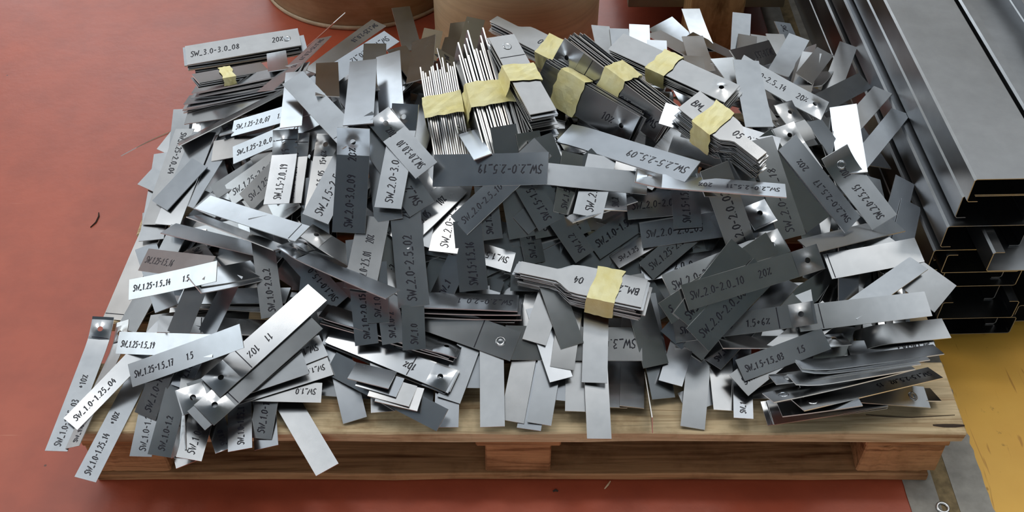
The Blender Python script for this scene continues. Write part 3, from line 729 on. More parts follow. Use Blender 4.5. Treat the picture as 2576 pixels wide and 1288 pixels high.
 ((0.4017, 0.6702, 0.254), (-0.5409, -0.7426, 0.395), (0.4893, -0.6598, -0.5704), 0.175, 0.0402, 0.0018, {'t': 'SW_2.0-2.5_1'}, 'steel strip marked SW_2.0-2.5_1 at the back rim'),
 ((-0.0769, 0.2231, 0.2334), (0.4249, 0.6571, 0.6227), (-0.8747, 0.4751, 0.0956), 0.15, 0.0327, 0.0015, {'t': 'SW_1'}, 'steel strip marked SW_1, just in front of SW_2.0-2.5_0'),
 ((-0.4898, 0.0557, 0.1381), (0.0545, 0.9415, 0.3325), (-0.9921, 0.0887, -0.0885), 0.185, 0.0304, 0.001, {'t': 'SW_1.0-1.25_0'}, 'steel strip marked SW_1.0-1.25_0 pointing backward by the front board'),
 ((-0.3839, 0.1256, 0.1679), (0.9925, -0.0221, -0.1203), (-0.0358, 0.888, -0.4585), 0.1764, 0.0322, 0.0015, {}, 'blank steel strip, front red-floor side of SW_1.0-1.5_0'),
 ((-0.2409, 0.0944, 0.1458), (-0.2855, 0.9146, 0.2864), (-0.9584, -0.2697, -0.0939), 0.17, 0.0327, 0.0015, {}, 'blank steel strip, just in front of SW_1.5-2.0_08'),
 ((0.0832, 0.1075, 0.162), (0.0375, 0.9453, 0.3241), (-0.9993, 0.0355, 0.0122), 0.18, 0.0324, 0.0015, {}, 'blank steel strip pointing backward, front channel side of SW_3.0-3.0_0'),
 ((0.2479, 0.0904, 0.1469), (0.1629, 0.9366, 0.3103), (-0.9866, 0.1546, 0.0512), 0.18, 0.0326, 0.0015, {}, 'blank steel strip, on the red-floor side of SW_1.5-1.5_03'),
 ((-0.3662, 0.3788, 0.242), (0.4602, -0.8869, 0.0411), (0.8251, 0.4443, 0.3489), 0.12, 0.0328, 0.0015, {}, 'blank steel strip slanting, just in front of SW_1.25-2.0_1'),
 ((-0.171, 0.2388, 0.2342), (0.1294, 0.8379, 0.5302), (-0.9782, 0.0203, 0.2067), 0.15, 0.03, 0.001, {'t': 'SW_1.0-2'}, 'steel strip marked SW_1.0-2, on the red-floor side of SW_2.0-2.5_02'),
 ((-0.4195, 0.0507, 0.1258), (-0.4211, 0.895, 0.1469), (-0.9068, -0.4114, -0.0923), 0.17, 0.0258, 0.001, {'t': 'SW_1.0'}, 'steel strip marked SW_1.0, front channel side of SW_1.25-1.5_17'),
 ((0.4773, 0.6458, 0.2497), (-0.3073, -0.9396, 0.1505), (0.832, -0.1885, 0.5217), 0.15, 0.0318, 0.0015, {}, 'blank steel strip pointing backward, rear channel side of SW_2.0-2.5_14'),
 ((0.2793, 0.5545, 0.3065), (-0.091, -0.9684, 0.2324), (0.9958, -0.0885, 0.0212), 0.12, 0.0326, 0.0015, {}, 'blank steel strip pointing backward, directly behind SW_1.5-1.5_2'),
 ((0.205, 0.2521, 0.2425), (0.8516, 0.4056, 0.3321), (-0.4414, 0.8965, 0.0369), 0.16, 0.0288, 0.00125, {'t': 'SW_1.25'}, 'steel strip marked SW_1.25, front channel side of SW_1.0-1.5_1'),
 ((0.5254, 0.132, 0.1347), (-0.9826, -0.1478, 0.1122), (0.1297, -0.9795, -0.154), 0.1326, 0.0267, 0.001, {'t': 'SW_1.0-2.0_1'}, 'steel strip marked SW_1.0-2.0_1 beside the channels'),
 ((-0.5367, 0.0189, 0.1195), (0.1587, 0.9873, 0.0015), (-0.97, 0.1556, 0.1866), 0.19, 0.0279, 0.001, {'t': 'SW_1.0-1.25_14~~~+10%'}, 'steel strip marked SW_1.0-1.25_14 hanging over the front board'),
 ((-0.4246, 0.1848, 0.1688), (0.9824, -0.1574, 0.1006), (0.1807, 0.9375, -0.2974), 0.1764, 0.0325, 0.0015, {}, 'blank steel strip, on the red-floor side of SW_1.0-1.5_0'),
 ((-0.0652, 0.1135, 0.1646), (0.3126, 0.8958, 0.316), (-0.9499, 0.2948, 0.104), 0.17, 0.0324, 0.0015, {}, 'blank steel strip slanting, just in front of SW_1.5-1.5_16'),
 ((0.01, 0.0954, 0.1585), (0.186, 0.925, 0.3313), (-0.978, 0.2067, -0.0279), 0.185, 0.0324, 0.0015, {}, 'blank steel strip pointing backward, on the red-floor side of SW_3.0-3.0_0'),
 ((0.1064, 0.0739, 0.1547), (-0.0111, 0.9565, 0.2916), (-0.9954, -0.0384, 0.0879), 0.19, 0.0323, 0.0015, {}, 'blank steel strip, just in front of SW_1.0-1.5_1'),
 ((0.231, 0.1284, 0.1654), (0.3239, 0.8993, 0.2938), (-0.9413, 0.3377, 0.004), 0.15, 0.0325, 0.0015, {}, 'blank steel strip pointing backward, front red-floor side of SW_2.0-2.0_08'),
 ((0.5052, 0.6392, 0.2266), (-0.389, -0.8337, 0.3919), (0.9119, -0.2881, 0.2924), 0.15, 0.0325, 0.0015, {}, 'blank steel strip slanting, rear channel side of SW_2.0-2.0_0'),
 ((-0.454, 0.0443, 0.1526), (0.1384, 0.907, 0.3978), (-0.9878, 0.0974, 0.1217), 0.18, 0.0299, 0.001, {'t': 'SW_1.0-1.2'}, 'steel strip marked SW_1.0-1.2, just in front of SW_1.25-1.5_17'),
 ((0.0445, 0.0881, 0.1586), (0.1744, 0.9345, 0.3102), (-0.9847, 0.1655, 0.055), 0.18, 0.0324, 0.0015, {}, 'blank steel strip pointing backward, front red-floor side of SW_3.0-3.0_0'),
 ((-0.3977, 0.449, 0.2452), (0.9485, -0.1065, 0.2983), (0.011, 0.9523, 0.3049), 0.16, 0.0363, 0.0015, {}, 'blank steel strip lying crosswise, on the red-floor side of SW_1.25-2.0_01'),
 ((-0.5179, 0.4045, 0.2006), (0.5887, 0.7432, 0.318), (-0.7729, 0.6327, -0.0478), 0.0906, 0.0374, 0.0015, {}, 'blank steel strip slanting, front channel side of SW_1.25-2.0_04'),
 ((-0.3606, 0.3863, 0.2569), (0.8277, 0.2472, 0.5039), (-0.4226, 0.8652, 0.2698), 0.175, 0.0395, 0.00125, {'t': 'SW_1.25-2.0_1'}, 'steel strip marked SW_1.25-2.0_1 on upper slope, red-floor flank'),
 ((-0.1738, 0.5862, 0.2988), (0.3264, -0.9109, 0.2525), (0.9399, 0.3412, 0.0158), 0.15, 0.0327, 0.0015, {}, 'blank steel strip slanting, directly behind SW_2.0-3.0_10'),
 ((0.4636, 0.6913, 0.2394), (-0.4606, -0.8871, -0.0302), (0.8862, -0.4577, -0.0718), 0.1168, 0.037, 0.0015, {}, 'blank steel strip at the back rim'),
 ((-0.042, 0.272, 0.2852), (-0.1241, 0.7796, 0.6139), (-0.9892, -0.0488, -0.1381), 0.11, 0.0313, 0.0015, {'t': 'SW_1.5-1.5_1'}, 'steel strip marked SW_1.5-1.5_1 on upper slope, centre'),
 ((0.249, 0.2475, 0.252), (0.7662, 0.4908, 0.4148), (-0.6373, 0.6629, 0.3929), 0.18, 0.0313, 0.00125, {'t': 'SW_1.25-2.5_10'}, 'steel strip marked SW_1.25-2.5_10 on middle slope, channel flank'),
 ((0.5669, 0.3345, 0.1988), (-0.3755, -0.9234, -0.079), (0.8956, -0.3396, -0.2875), 0.16, 0.0325, 0.0015, {}, 'blank steel strip pointing backward, front channel side of SW_2.0-2.5_15'),
 ((0.545, 0.1542, 0.1415), (-0.9674, -0.2192, 0.1268), (0.2002, -0.9686, -0.1472), 0.1416, 0.0328, 0.0015, {'cc': -35.0}, 'blank steel strip bent end, rear channel side of SW_1.0-2.0_1'),
 ((0.4765, 0.0527, 0.1302), (-0.9931, -0.077, 0.0889), (0.1062, -0.9123, 0.3956), 0.19, 0.0339, 0.0015, {}, 'blank steel strip, front channel side of SW_1.5-2.0_20'),
 ((-0.5372, 0.0778, 0.1484), (0.6024, 0.7532, 0.2643), (-0.7907, 0.6084, 0.0685), 0.185, 0.0298, 0.001, {'t': 'SW_1.0-1.25_04'}, 'narrow steel strip marked SW_1.0-1.25_04 by the front board'),
 ((-0.1761, 0.0452, 0.1477), (0.866, -0.4976, -0.0494), (0.4593, 0.7523, 0.4723), 0.18, 0.0324, 0.0015, {}, 'blank steel strip, front red-floor side of SW_1.5-1.5_16'),
 ((-0.0345, 0.0898, 0.1599), (-0.0187, 0.9477, 0.3185), (-0.9998, -0.0178, -0.006), 0.19, 0.0326, 0.0015, {}, 'blank steel strip pointing backward, just in front of SW_1.5-1.5_16'),
 ((0.0769, 0.109, 0.1706), (-0.9999, 0.0111, 0.0052), (-0.0123, -0.9069, -0.4212), 0.1861, 0.0475, 0.0026, {'t': 'SW_3.0-3.0_0'}, 'steel strip marked SW_3.0-3.0_0 on lower slope, centre'),
 ((0.4716, 0.604, 0.2649), (-0.3301, -0.9324, 0.147), (0.9426, -0.3338, -0.0004), 0.16, 0.0314, 0.0015, {}, 'blank steel strip pointing backward, on the channel side of SW_2.0-2.5_1'),
 ((-0.3757, 0.0541, 0.1332), (-0.1741, 0.9814, 0.0806), (-0.9844, -0.1715, -0.0379), 0.18, 0.0313, 0.001, {'t': 'SW_1.0-1.25_1'}, 'steel strip marked SW_1.0-1.25_1 pointing backward hanging over the front board'),
 ((0.4912, 0.6305, 0.2629), (-0.4725, -0.8584, 0.1997), (0.8172, -0.5116, -0.2655), 0.134, 0.031, 0.0015, {}, 'blank steel strip on top, channel flank'),
 ((0.4918, 0.4142, 0.2422), (0.4312, -0.8418, -0.3246), (0.8419, 0.5048, -0.1906), 0.15, 0.0338, 0.0015, {}, 'blank steel strip slanting, front channel side of SW_2.0-2.5_14'),
 ((0.4074, 0.0263, 0.1415), (0.9865, 0.1637, -0.0006), (-0.1599, 0.9638, 0.2133), 0.1657, 0.0341, 0.0015, {}, 'blank steel strip lying crosswise, on the red-floor side of SW_1.5-2.5_02'),
 ((-0.4166, 0.0424, 0.1365), (0.0916, 0.9853, 0.1443), (-0.9804, 0.0638, 0.1865), 0.18, 0.0328, 0.001, {'t': 'SW_1.0-1.2'}, 'steel strip marked SW_1.0-1.2, front channel side of SW_1.25-1.5_17'),
 ((-0.3941, 0.1326, 0.179), (0.965, 0.1417, -0.2206), (-0.1651, 0.982, -0.0917), 0.189, 0.032, 0.0015, {'ring': 'a', 'ln': 0.3}, 'blank steel strip on lower slope, red-floor flank'),
 ((0.0431, 0.1062, 0.1751), (-0.2864, 0.9054, 0.3134), (-0.9534, -0.3017, 0.0005), 0.11, 0.0321, 0.0015, {}, 'blank steel strip pointing backward, front channel side of SW_1.5-1.5_16'),
 ((-0.3409, 0.3777, 0.267), (0.7148, 0.4462, 0.5385), (-0.64, 0.7279, 0.2464), 0.17, 0.0365, 0.00125, {'t': 'SW_1.25'}, 'steel strip marked SW_1.25, rear channel side of SW_1.5-2.0_19'),
 ((0.4115, 0.0267, 0.1438), (0.9843, 0.1766, 0.0004), (-0.1726, 0.9611, 0.2155), 0.1583, 0.0345, 0.0015, {}, 'blank steel strip lying crosswise, front channel side of SW_1.5-1.5_03'),
 ((-0.3308, 0.071, 0.1546), (0.0951, 0.9125, 0.398), (-0.9952, 0.097, 0.0156), 0.18, 0.0308, 0.001, {'t': 'SW_1.0-1'}, 'steel strip marked SW_1.0-1, on the channel side of SW_1.25-1.5_17'),
 ((0.3496, 0.5122, 0.3025), (0.2532, -0.9673, 0.0121), (0.9618, 0.2504, -0.1109), 0.17, 0.0393, 0.0015, {}, 'blank steel strip slanting, just in front of SW_2.0-2.5_1'),
 ((0.5447, 0.5192, 0.2433), (-0.5933, -0.8026, 0.0618), (0.8034, -0.5952, -0.0164), 0.19, 0.0322, 0.0015, {}, 'blank steel strip beside the channels'),
 ((-0.0917, 0.2773, 0.2606), (0.1739, 0.9241, 0.3402), (-0.9803, 0.1955, -0.0297), 0.13, 0.0413, 0.0018, {'t': 'SW_2.0-2.5_0'}, 'steel strip marked SW_2.0-2.5_0 on middle slope, centre'),
 ((0.1769, 0.2783, 0.2513), (0.8226, 0.4768, 0.3098), (-0.5686, 0.6898, 0.4482), 0.17, 0.0369, 0.001, {'t': 'SW_1.0-1.5_1'}, 'steel strip marked SW_1.0-1.5_1 on middle slope, centre'),
 ((0.2986, 0.226, 0.232), (0.5414, 0.7727, 0.3315), (-0.8193, 0.5733, 0.0018), 0.105, 0.0419, 0.0015, {'t': '~~~~~~08'}, 'blank steel strip slanting, rear channel side of SW_1.5-2.0_0'),
 ((0.5649, 0.284, 0.1938), (-0.3738, -0.926, -0.0531), (0.896, -0.3457, -0.2787), 0.17, 0.0326, 0.0015, {}, 'blank steel strip pointing backward, directly behind SW_1.5-2.5_02'),
 ((0.462, 0.0388, 0.1524), (-0.9652, -0.1042, 0.24), (0.0835, -0.992, -0.095), 0.19, 0.0323, 0.0015, {'ring': 'a'}, 'blank steel strip hanging over the front board'),
 ((-0.4642, 0.0853, 0.1828), (0.3491, 0.7226, 0.5967), (-0.9159, 0.3978, 0.0541), 0.185, 0.0322, 0.001, {'t': 'SW_1.0-1.25_1'}, 'steel strip marked SW_1.0-1.25_1 at the red-floor edge'),
 ((0.3909, 0.0049, 0.1711), (0.9883, 0.0584, 0.1409), (-0.0043, 0.934, -0.3571), 0.1023, 0.0315, 0.0015, {}, 'blank steel strip lying crosswise, front red-floor side of SW_1.0-2.0_1'),
 ((0.069, 0.1219, 0.1824), (0.1609, 0.9314, 0.3264), (-0.9825, 0.1199, 0.1423), 0.11, 0.0324, 0.0015, {}, 'blank steel strip, rear red-floor side of SW_3.0-3.0_0'),
 ((0.5531, 0.453, 0.2405), (-0.6049, -0.7963, 0.0016), (0.7947, -0.6036, 0.0639), 0.2, 0.0313, 0.0015, {}, 'blank steel strip slanting beside the channels'),
 ((-0.1559, 0.0331, 0.1543), (-0.9722, 0.232, 0.032), (-0.2342, -0.9631, -0.1327), 0.0584, 0.0337, 0.0015, {}, 'blank steel strip lying crosswise, just in front of SW_1.0-2.0_15'),
 ((0.5385, 0.6049, 0.2262), (-0.6546, -0.7149, 0.2457), (0.5863, -0.6853, -0.4321), 0.18, 0.0345, 0.0015, {}, 'blank steel strip slanting on top, channel flank'),
 ((0.1167, 0.2655, 0.2773), (0.919, 0.3907, 0.0522), (-0.3474, 0.8654, -0.361), 0.1, 0.0321, 0.0015, {}, 'blank steel strip lying crosswise, on the red-floor side of SW_1.0-1.5_1'),
 ((-0.4189, 0.1157, 0.1907), (0.3521, 0.8483, 0.3956), (-0.9213, 0.3886, -0.0133), 0.17, 0.0266, 0.001, {'t': 'SW_1.0-1.5'}, 'steel strip marked SW_1.0-1.5, rear channel side of SW_1.25-1.5_17'),
 ((-0.1656, 0.0383, 0.1573), (-0.9569, 0.2874, 0.0411), (-0.2904, -0.9473, -0.1353), 0.0583, 0.0329, 0.0015, {}, 'blank steel strip lying crosswise, front channel side of SW_1.5-2.0_08'),
 ((-0.3544, 0.0429, 0.1515), (-0.9877, -0.0659, 0.1417), (0.0278, -0.9664, -0.2555), 0.185, 0.0291, 0.001, {'t': 'SW_1.0'}, 'steel strip marked SW_1.0, on the channel side of SW_1.0-1.25_0'),
 ((0.138, 0.2968, 0.2814), (0.0419, 0.9947, -0.0936), (-0.9991, 0.0417, -0.0039), 0.09, 0.0322, 0.0015, {'t': 'SW_2'}, 'steel strip marked SW_2, rear red-floor side of SW_1.0-1.5_1'),
 ((-0.183, 0.0502, 0.1613), (-0.9489, 0.3122, 0.0468), (-0.3157, -0.9379, -0.1435), 0.0583, 0.0306, 0.0015, {}, 'blank steel strip lying crosswise, just in front of SW_1.5-2.0_08'),
 ((-0.3555, 0.6043, 0.2838), (-0.3364, -0.9343, 0.1184), (0.8951, -0.2781, 0.3484), 0.1929, 0.0319, 0.00125, {'t': 'SW_1.25-2.0_19~~~15'}, 'steel strip marked SW_1.25-2.0_19 on top, red-floor flank'),
 ((-0.3817, 0.497, 0.2582), (0.966, 0.1137, 0.2322), (-0.0917, 0.9904, -0.1035), 0.17, 0.0328, 0.0015, {'t': 'S'}, 'blank steel strip, directly behind SW_1.25-2.0_1'),
 ((-0.2815, 0.3444, 0.2779), (0.096, 0.8956, 0.4344), (-0.9704, 0.1814, -0.1595), 0.1188, 0.0355, 0.0015, {'t': 'SW_1.5-2.5_05~~15+6%', 'hole': 'c'}, 'steel strip marked SW_1.5-2.5_05 pointing backward on upper slope, red-floor flank'),
 ((0.4145, 0.5307, 0.2897), (-0.8632, 0.3922, 0.3178), (-0.4467, -0.8868, -0.1189), 0.152, 0.043, 0.0018, {'t': 'SW_2.0-2.5_14~~~20%', 'hole': 'a', 'rev': 1}, 'steel strip marked SW_2.0-2.5_14 with a torn hole on top, channel flank'),
 ((0.5069, 0.4481, 0.2552), (-0.1592, -0.9824, 0.0977), (0.9575, -0.1295, 0.2575), 0.19, 0.0415, 0.0015, {}, 'blank steel strip pointing backward beside the channels'),
 ((-0.1261, 0.2723, 0.262), (0.666, 0.7053, 0.2429), (-0.7397, 0.6665, 0.0926), 0.1209, 0.0418, 0.0018, {'t': 'SW_2.0-2.5_05~~~~10%'}, 'steel strip marked SW_2.0-2.5_05 slanting on middle slope, centre'),
 ((0.0203, 0.2787, 0.2952), (-0.4962, 0.6396, 0.5871), (-0.8648, -0.4236, -0.2695), 0.105, 0.0362, 0.0015, {'t': 'SW_1.5-1.5_17'}, 'steel strip marked SW_1.5-1.5_17 slanting on upper slope, centre'),
 ((0.072, 0.2946, 0.2978), (0.1534, 0.833, 0.5317), (-0.9383, -0.0459, 0.3426), 0.09, 0.0312, 0.0015, {'t': 'SW_1.5'}, 'steel strip marked SW_1.5, front red-floor side of SW_2.5-2.5_09'),
 ((0.244, 0.2768, 0.2798), (0.9937, 0.0178, 0.1104), (-0.0731, 0.8507, 0.5205), 0.18, 0.0364, 0.0018, {'t': 'SW_2.0-2.0_03'}, 'steel strip marked SW_2.0-2.0_03 on upper slope, channel flank'),
 ((0.5394, 0.2359, 0.2009), (-0.7325, 0.641, 0.2292), (-0.6801, -0.6745, -0.2874), 0.17, 0.0535, 0.0015, {'hole': 'c'}, 'blank steel strip with a torn hole, front channel side of SW_2.0-2.5_15'),
 ((0.4606, 0.0321, 0.1704), (-0.942, -0.3225, 0.0925), (0.3338, -0.8732, 0.3552), 0.2141, 0.0306, 0.0015, {'t': 'SW_1.5-2.5_02~~15', 'ring': 'c'}, 'steel strip marked SW_1.5-2.5_02 lying crosswise by the front board'),
 ((-0.5253, 0.2419, 0.1641), (0.4267, -0.8974, 0.112), (0.8961, 0.4363, 0.0818), 0.16, 0.0327, 0.0015, {}, 'blank steel strip, on the red-floor side of SW_1.25-1.5_14'),
 ((-0.1933, 0.0572, 0.1665), (0.9533, -0.3014, 0.0176), (0.3018, 0.9528, -0.0323), 0.0582, 0.0301, 0.0015, {}, 'blank steel strip lying crosswise, front channel side of SW_1.0-1.5_0'),
 ((0.0377, 0.147, 0.1941), (0.3105, 0.89, 0.3338), (-0.9506, 0.2908, 0.109), 0.095, 0.0334, 0.0015, {}, 'blank steel strip pointing backward, rear red-floor side of SW_3.0-3.0_0'),
 ((0.3169, 0.2852, 0.302), (-0.8523, -0.3842, 0.3549), (0.2436, -0.892, -0.3807), 0.16, 0.0365, 0.0018, {'t': 'SW_2.0'}, 'steel strip marked SW_2.0, rear channel side of SW_2.0-2.0_02'),
 ((-0.3504, 0.4225, 0.2844), (0.8785, -0.0178, 0.4774), (-0.1142, 0.9625, 0.246), 0.185, 0.0316, 0.00125, {'t': 'SW_1.25-2.0_01~~~1.5+6%'}, 'steel strip marked SW_1.25-2.0_01 slanting on upper slope, red-floor flank'),
 ((-0.0647, 0.2126, 0.2365), (-0.0975, 0.7487, 0.6557), (-0.9924, -0.0238, -0.1204), 0.0983, 0.0399, 0.0015, {'t': 'SW_1.5-1.5_16'}, 'steel strip marked SW_1.5-1.5_16 on middle slope, centre'),
 ((0.2907, 0.3349, 0.3082), (-0.9455, 0.2959, 0.1363), (-0.3092, -0.9467, -0.09), 0.15, 0.0375, 0.0015, {'t': 'SW_2'}, 'steel strip marked SW_2, rear channel side of SW_1.5-1.5_2'),
 ((0.4208, 0.0359, 0.1787), (-0.9595, -0.2809, 0.0193), (0.2549, -0.8373, 0.4837), 0.2032, 0.0315, 0.0015, {'ring': 'c'}, 'blank steel strip by the front board'),
 ((-0.4459, 0.2371, 0.1948), (0.4663, -0.8072, 0.362), (0.8241, 0.5451, 0.1542), 0.15, 0.0327, 0.0015, {'t': 'SW_1'}, 'steel strip marked SW_1, on the channel side of SW_1.25-1.5_16'),
 ((0.0587, 0.1446, 0.1989), (-0.3073, 0.8473, 0.4332), (-0.9473, -0.3154, -0.0551), 0.105, 0.0331, 0.0015, {}, 'blank steel strip pointing backward, directly behind SW_3.0-3.0_0'),
 ((-0.3387, 0.0481, 0.1535), (-0.9127, -0.4071, 0.034), (0.3832, -0.882, -0.2742), 0.185, 0.0279, 0.001, {'t': 'SW_1.0-1.5'}, 'steel strip marked SW_1.0-1.5, just in front of SW_1.0-2.0_2'),
 ((0.1089, 0.2885, 0.2986), (0.2448, 0.8841, 0.3981), (-0.9652, 0.2611, 0.0138), 0.095, 0.0409, 0.0018, {'t': 'SW_2.0'}, 'steel strip marked SW_2.0, on the channel side of SW_2.0-2.5_10'),
 ((0.3849, 0.3096, 0.2888), (-0.5827, 0.5472, 0.6009), (-0.8054, -0.4877, -0.3369), 0.15, 0.0432, 0.0015, {}, 'blank steel strip on upper slope, channel flank'),
 ((0.1736, 0.1374, 0.1868), (-0.2276, 0.8439, 0.4859), (-0.958, -0.2835, 0.0436), 0.13, 0.0363, 0.0015, {}, 'blank steel strip pointing backward, on the channel side of SW_3.0-3.0_0'),
 ((0.2671, 0.2471, 0.262), (0.9804, 0.0019, 0.1972), (-0.1045, 0.8531, 0.5111), 0.19, 0.0396, 0.0018, {'t': 'SW_2.0-2.0_05'}, 'steel strip marked SW_2.0-2.0_05 on middle slope, channel flank'),
 ((0.439, 0.0476, 0.1805), (-0.9855, -0.1654, -0.038), (0.1297, -0.8783, 0.4601), 0.1627, 0.0315, 0.0015, {'cc': 16.0}, 'blank steel strip bent end, rear red-floor side of SW_1.5-2.5_02'),
 ((-0.3465, 0.0681, 0.1644), (-0.8775, -0.479, 0.0229), (0.4345, -0.8144, -0.3846), 0.185, 0.033, 0.001, {'t': 'SW_1.0-1.5'}, 'steel strip marked SW_1.0-1.5, front red-floor side of SW_1.0-1.5_0'),
 ((0.4675, 0.2084, 0.2011), (-0.1344, -0.9395, -0.315), (0.8813, 0.032, -0.4715), 0.14, 0.0366, 0.0018, {'t': 'SW_2.0-1'}, 'steel strip marked SW_2.0-1, rear red-floor side of SW_1.0-2.0_1'),
 ((0.2873, 0.3591, 0.3402), (-0.9431, 0.3047, 0.1331), (-0.3298, -0.9079, -0.2587), 0.17, 0.038, 0.0018, {'t': 'SW_2.0-2.0_0'}, 'steel strip marked SW_2.0-2.0_0 on top, channel flank'),
 ((0.4783, 0.2604, 0.2302), (-0.8754, -0.4466, 0.185), (0.4604, -0.8869, 0.0375), 0.18, 0.0323, 0.0015, {}, 'blank steel strip lying crosswise, front channel side of SW_2.0-2.5_17'),
 ((0.3241, 0.1447, 0.175), (0.6954, 0.6692, 0.262), (-0.6591, 0.7392, -0.1387), 0.17, 0.0316, 0.0015, {'t': 'SW_1.5'}, 'steel strip marked SW_1.5, on the channel side of SW_1.5-2.0_20'),
 ((-0.4726, 0.092, 0.1889), (0.8652, -0.342, 0.3666), (0.1267, 0.8566, 0.5001), 0.185, 0.0307, 0.00125, {'t': 'SW_1.25-1.5_19'}, 'steel strip marked SW_1.25-1.5_19 at the red-floor edge'),
 ((-0.2991, 0.2233, 0.204), (-0.6777, 0.6572, 0.33), (-0.7296, -0.5446, -0.4137), 0.15, 0.031, 0.001, {'t': 'SW_1.0-1.5_0'}, 'steel strip marked SW_1.0-1.5_0 on middle slope, red-floor flank'),
 ((-0.0835, 0.1342, 0.1782), (-0.9292, 0.3611, 0.0786), (-0.3584, -0.8289, -0.4296), 0.1748, 0.0428, 0.0015, {'ring': 'a', 'ln': 0.3}, 'blank steel strip on lower slope, centre'),
 ((0.1076, 0.1234, 0.1803), (0.059, 0.9476, 0.3139), (-0.9983, 0.056, 0.0186), 0.15, 0.0341, 0.0015, {}, 'blank steel strip pointing backward, rear channel side of SW_3.0-3.0_0'),
 ((0.3111, 0.2853, 0.3156), (-0.3822, 0.731, 0.5652), (-0.9086, -0.4087, -0.0858), 0.15, 0.0356, 0.0015, {'hole': 'a', 'ca': 22.0}, 'blank steel strip with a torn hole, bent end, directly behind SW_2.0-2.0_02'),
 ((0.2618, 0.1613, 0.2018), (0.6681, 0.5479, 0.5034), (-0.7258, 0.6287, 0.2792), 0.15, 0.038, 0.0015, {}, 'blank steel strip slanting, just in front of SW_1.5-2.0_0'),
 ((0.434, 0.0591, 0.1757), (-0.9894, -0.1339, -0.0558), (0.0964, -0.8944, 0.4368), 0.1957, 0.0317, 0.0015, {'ring': 'c'}, 'blank steel strip on lower slope, channel flank'),
 ((-0.3632, 0.0454, 0.1667), (0.9132, 0.4076, 0.0042), (-0.3834, 0.8553, 0.3485), 0.17, 0.0362, 0.0015, {'hole': 'a'}, 'blank steel strip with a torn hole, front channel side of SW_1.25-1.5_17'),
 ((-0.3907, 0.1782, 0.2275), (-0.6907, -0.6172, 0.3768), (0.6468, -0.7603, -0.06), 0.115, 0.0353, 0.0015, {}, 'blank steel strip lying crosswise, on the red-floor side of SW_1.0-2.0_2'),
 ((-0.3907, 0.189, 0.2271), (-0.7181, -0.5862, 0.375), (0.6159, -0.7863, -0.0497), 0.115, 0.0363, 0.0015, {}, 'blank steel strip lying crosswise, on the channel side of SW_1.25-1.5_16'),
 ((-0.3253, 0.3574, 0.272), (0.0644, 0.904, 0.4226), (-0.9728, 0.1512, -0.1752), 0.1109, 0.0379, 0.0015, {'t': 'SW_1.5-2.0_18~~~15', 'hole': 'c', 'cc': 15.0, 'ln': 0.86}, 'steel strip marked SW_1.5-2.0_18 on upper slope, red-floor flank'),
 ((0.2363, 0.2807, 0.2852), (-0.0424, 0.8331, 0.5515), (-0.9957, 0.0106, -0.0925), 0.09, 0.0389, 0.0015, {'t': 'SW_1.5-1.5_2'}, 'steel strip marked SW_1.5-1.5_2 on upper slope, channel flank'),
 ((0.2948, 0.1502, 0.2025), (0.6437, 0.5583, 0.5233), (-0.7614, 0.5361, 0.3646), 0.17, 0.0326, 0.0015, {}, 'blank steel strip, rear red-floor side of SW_1.5-1.5_03'),
 ((0.4591, 0.0695, 0.176), (-0.9923, -0.1124, -0.0514), (0.0795, -0.8992, 0.4302), 0.1732, 0.0317, 0.0015, {'cc': 18.0}, 'blank steel strip bent end, directly behind SW_1.5-2.5_02'),
 ((-0.4755, 0.2069, 0.2263), (0.7244, -0.5278, 0.4434), (0.3511, 0.8361, 0.4216), 0.18, 0.0354, 0.00125, {'t': 'SW_1.25-1.5_16'}, 'steel strip marked SW_1.25-1.5_16 on middle slope, red-floor flank'),
 ((-0.3501, 0.0562, 0.1727), (0.6881, 0.7068, 0.1644), (-0.7128, 0.616, 0.3353), 0.19, 0.0347, 0.0015, {}, 'blank steel strip slanting, on the channel side of SW_1.25-1.5_17'),
 ((-0.0227, 0.28, 0.305), (0.7313, 0.4543, 0.5087), (-0.6364, 0.7228, 0.2694), 0.16, 0.0368, 0.0018, {'t': 'SW_2.0-2.5_10'}, 'steel strip marked SW_2.0-2.5_10 on upper slope, centre'),
 ((-0.3947, 0.6406, 0.2641), (0.2221, -0.9152, 0.3364), (0.9692, 0.245, 0.0266), 0.12, 0.0329, 0.0015, {}, 'blank steel strip pointing backward, on the red-floor side of SW_1.25-2.0_19'),
 ((-0.3628, 0.4606, 0.2884), (0.8577, -0.2352, 0.4571), (0.0316, 0.9117, 0.4097), 0.185, 0.0282, 0.00125, {'t': 'SW_1.25-2.0_07~~~1.5'}, 'steel strip marked SW_1.25-2.0_07 lying crosswise on top, red-floor flank'),
 ((-0.4327, 0.2795, 0.2007), (0.8741, -0.4496, 0.1841), (0.4834, 0.8422, -0.2388), 0.2043, 0.0326, 0.0015, {'ln': 0.93}, 'blank steel strip with a pen line, rear channel side of SW_1.25-1.5_16'),
 ((-0.2237, 0.2157, 0.2237), (0.8469, -0.5075, -0.159), (0.4991, 0.8616, -0.0919), 0.18, 0.0328, 0.0015, {'hole': 'a'}, 'blank steel strip with a torn hole, front red-floor side of SW_2.0-2.5_01'),
 ((-0.3424, 0.3582, 0.2727), (0.0585, 0.9229, 0.3807), (-0.9723, 0.1391, -0.1879), 0.119, 0.04, 0.0015, {'t': 'SW_1.5-2.0_19~~~15', 'hole': 'c', 'cc': 20.0, 'ln': 0.86}, 'steel strip marked SW_1.5-2.0_19 and 15 on upper slope, red-floor flank'),
 ((-0.25, 0.3486, 0.2861), (0.3867, 0.8417, 0.3769), (-0.9211, 0.3325, 0.2025), 0.185, 0.0408, 0.0015, {'t': 'SW_1.5-2.5_04'}, 'steel strip marked SW_1.5-2.5_04 slanting on upper slope, red-floor flank'),
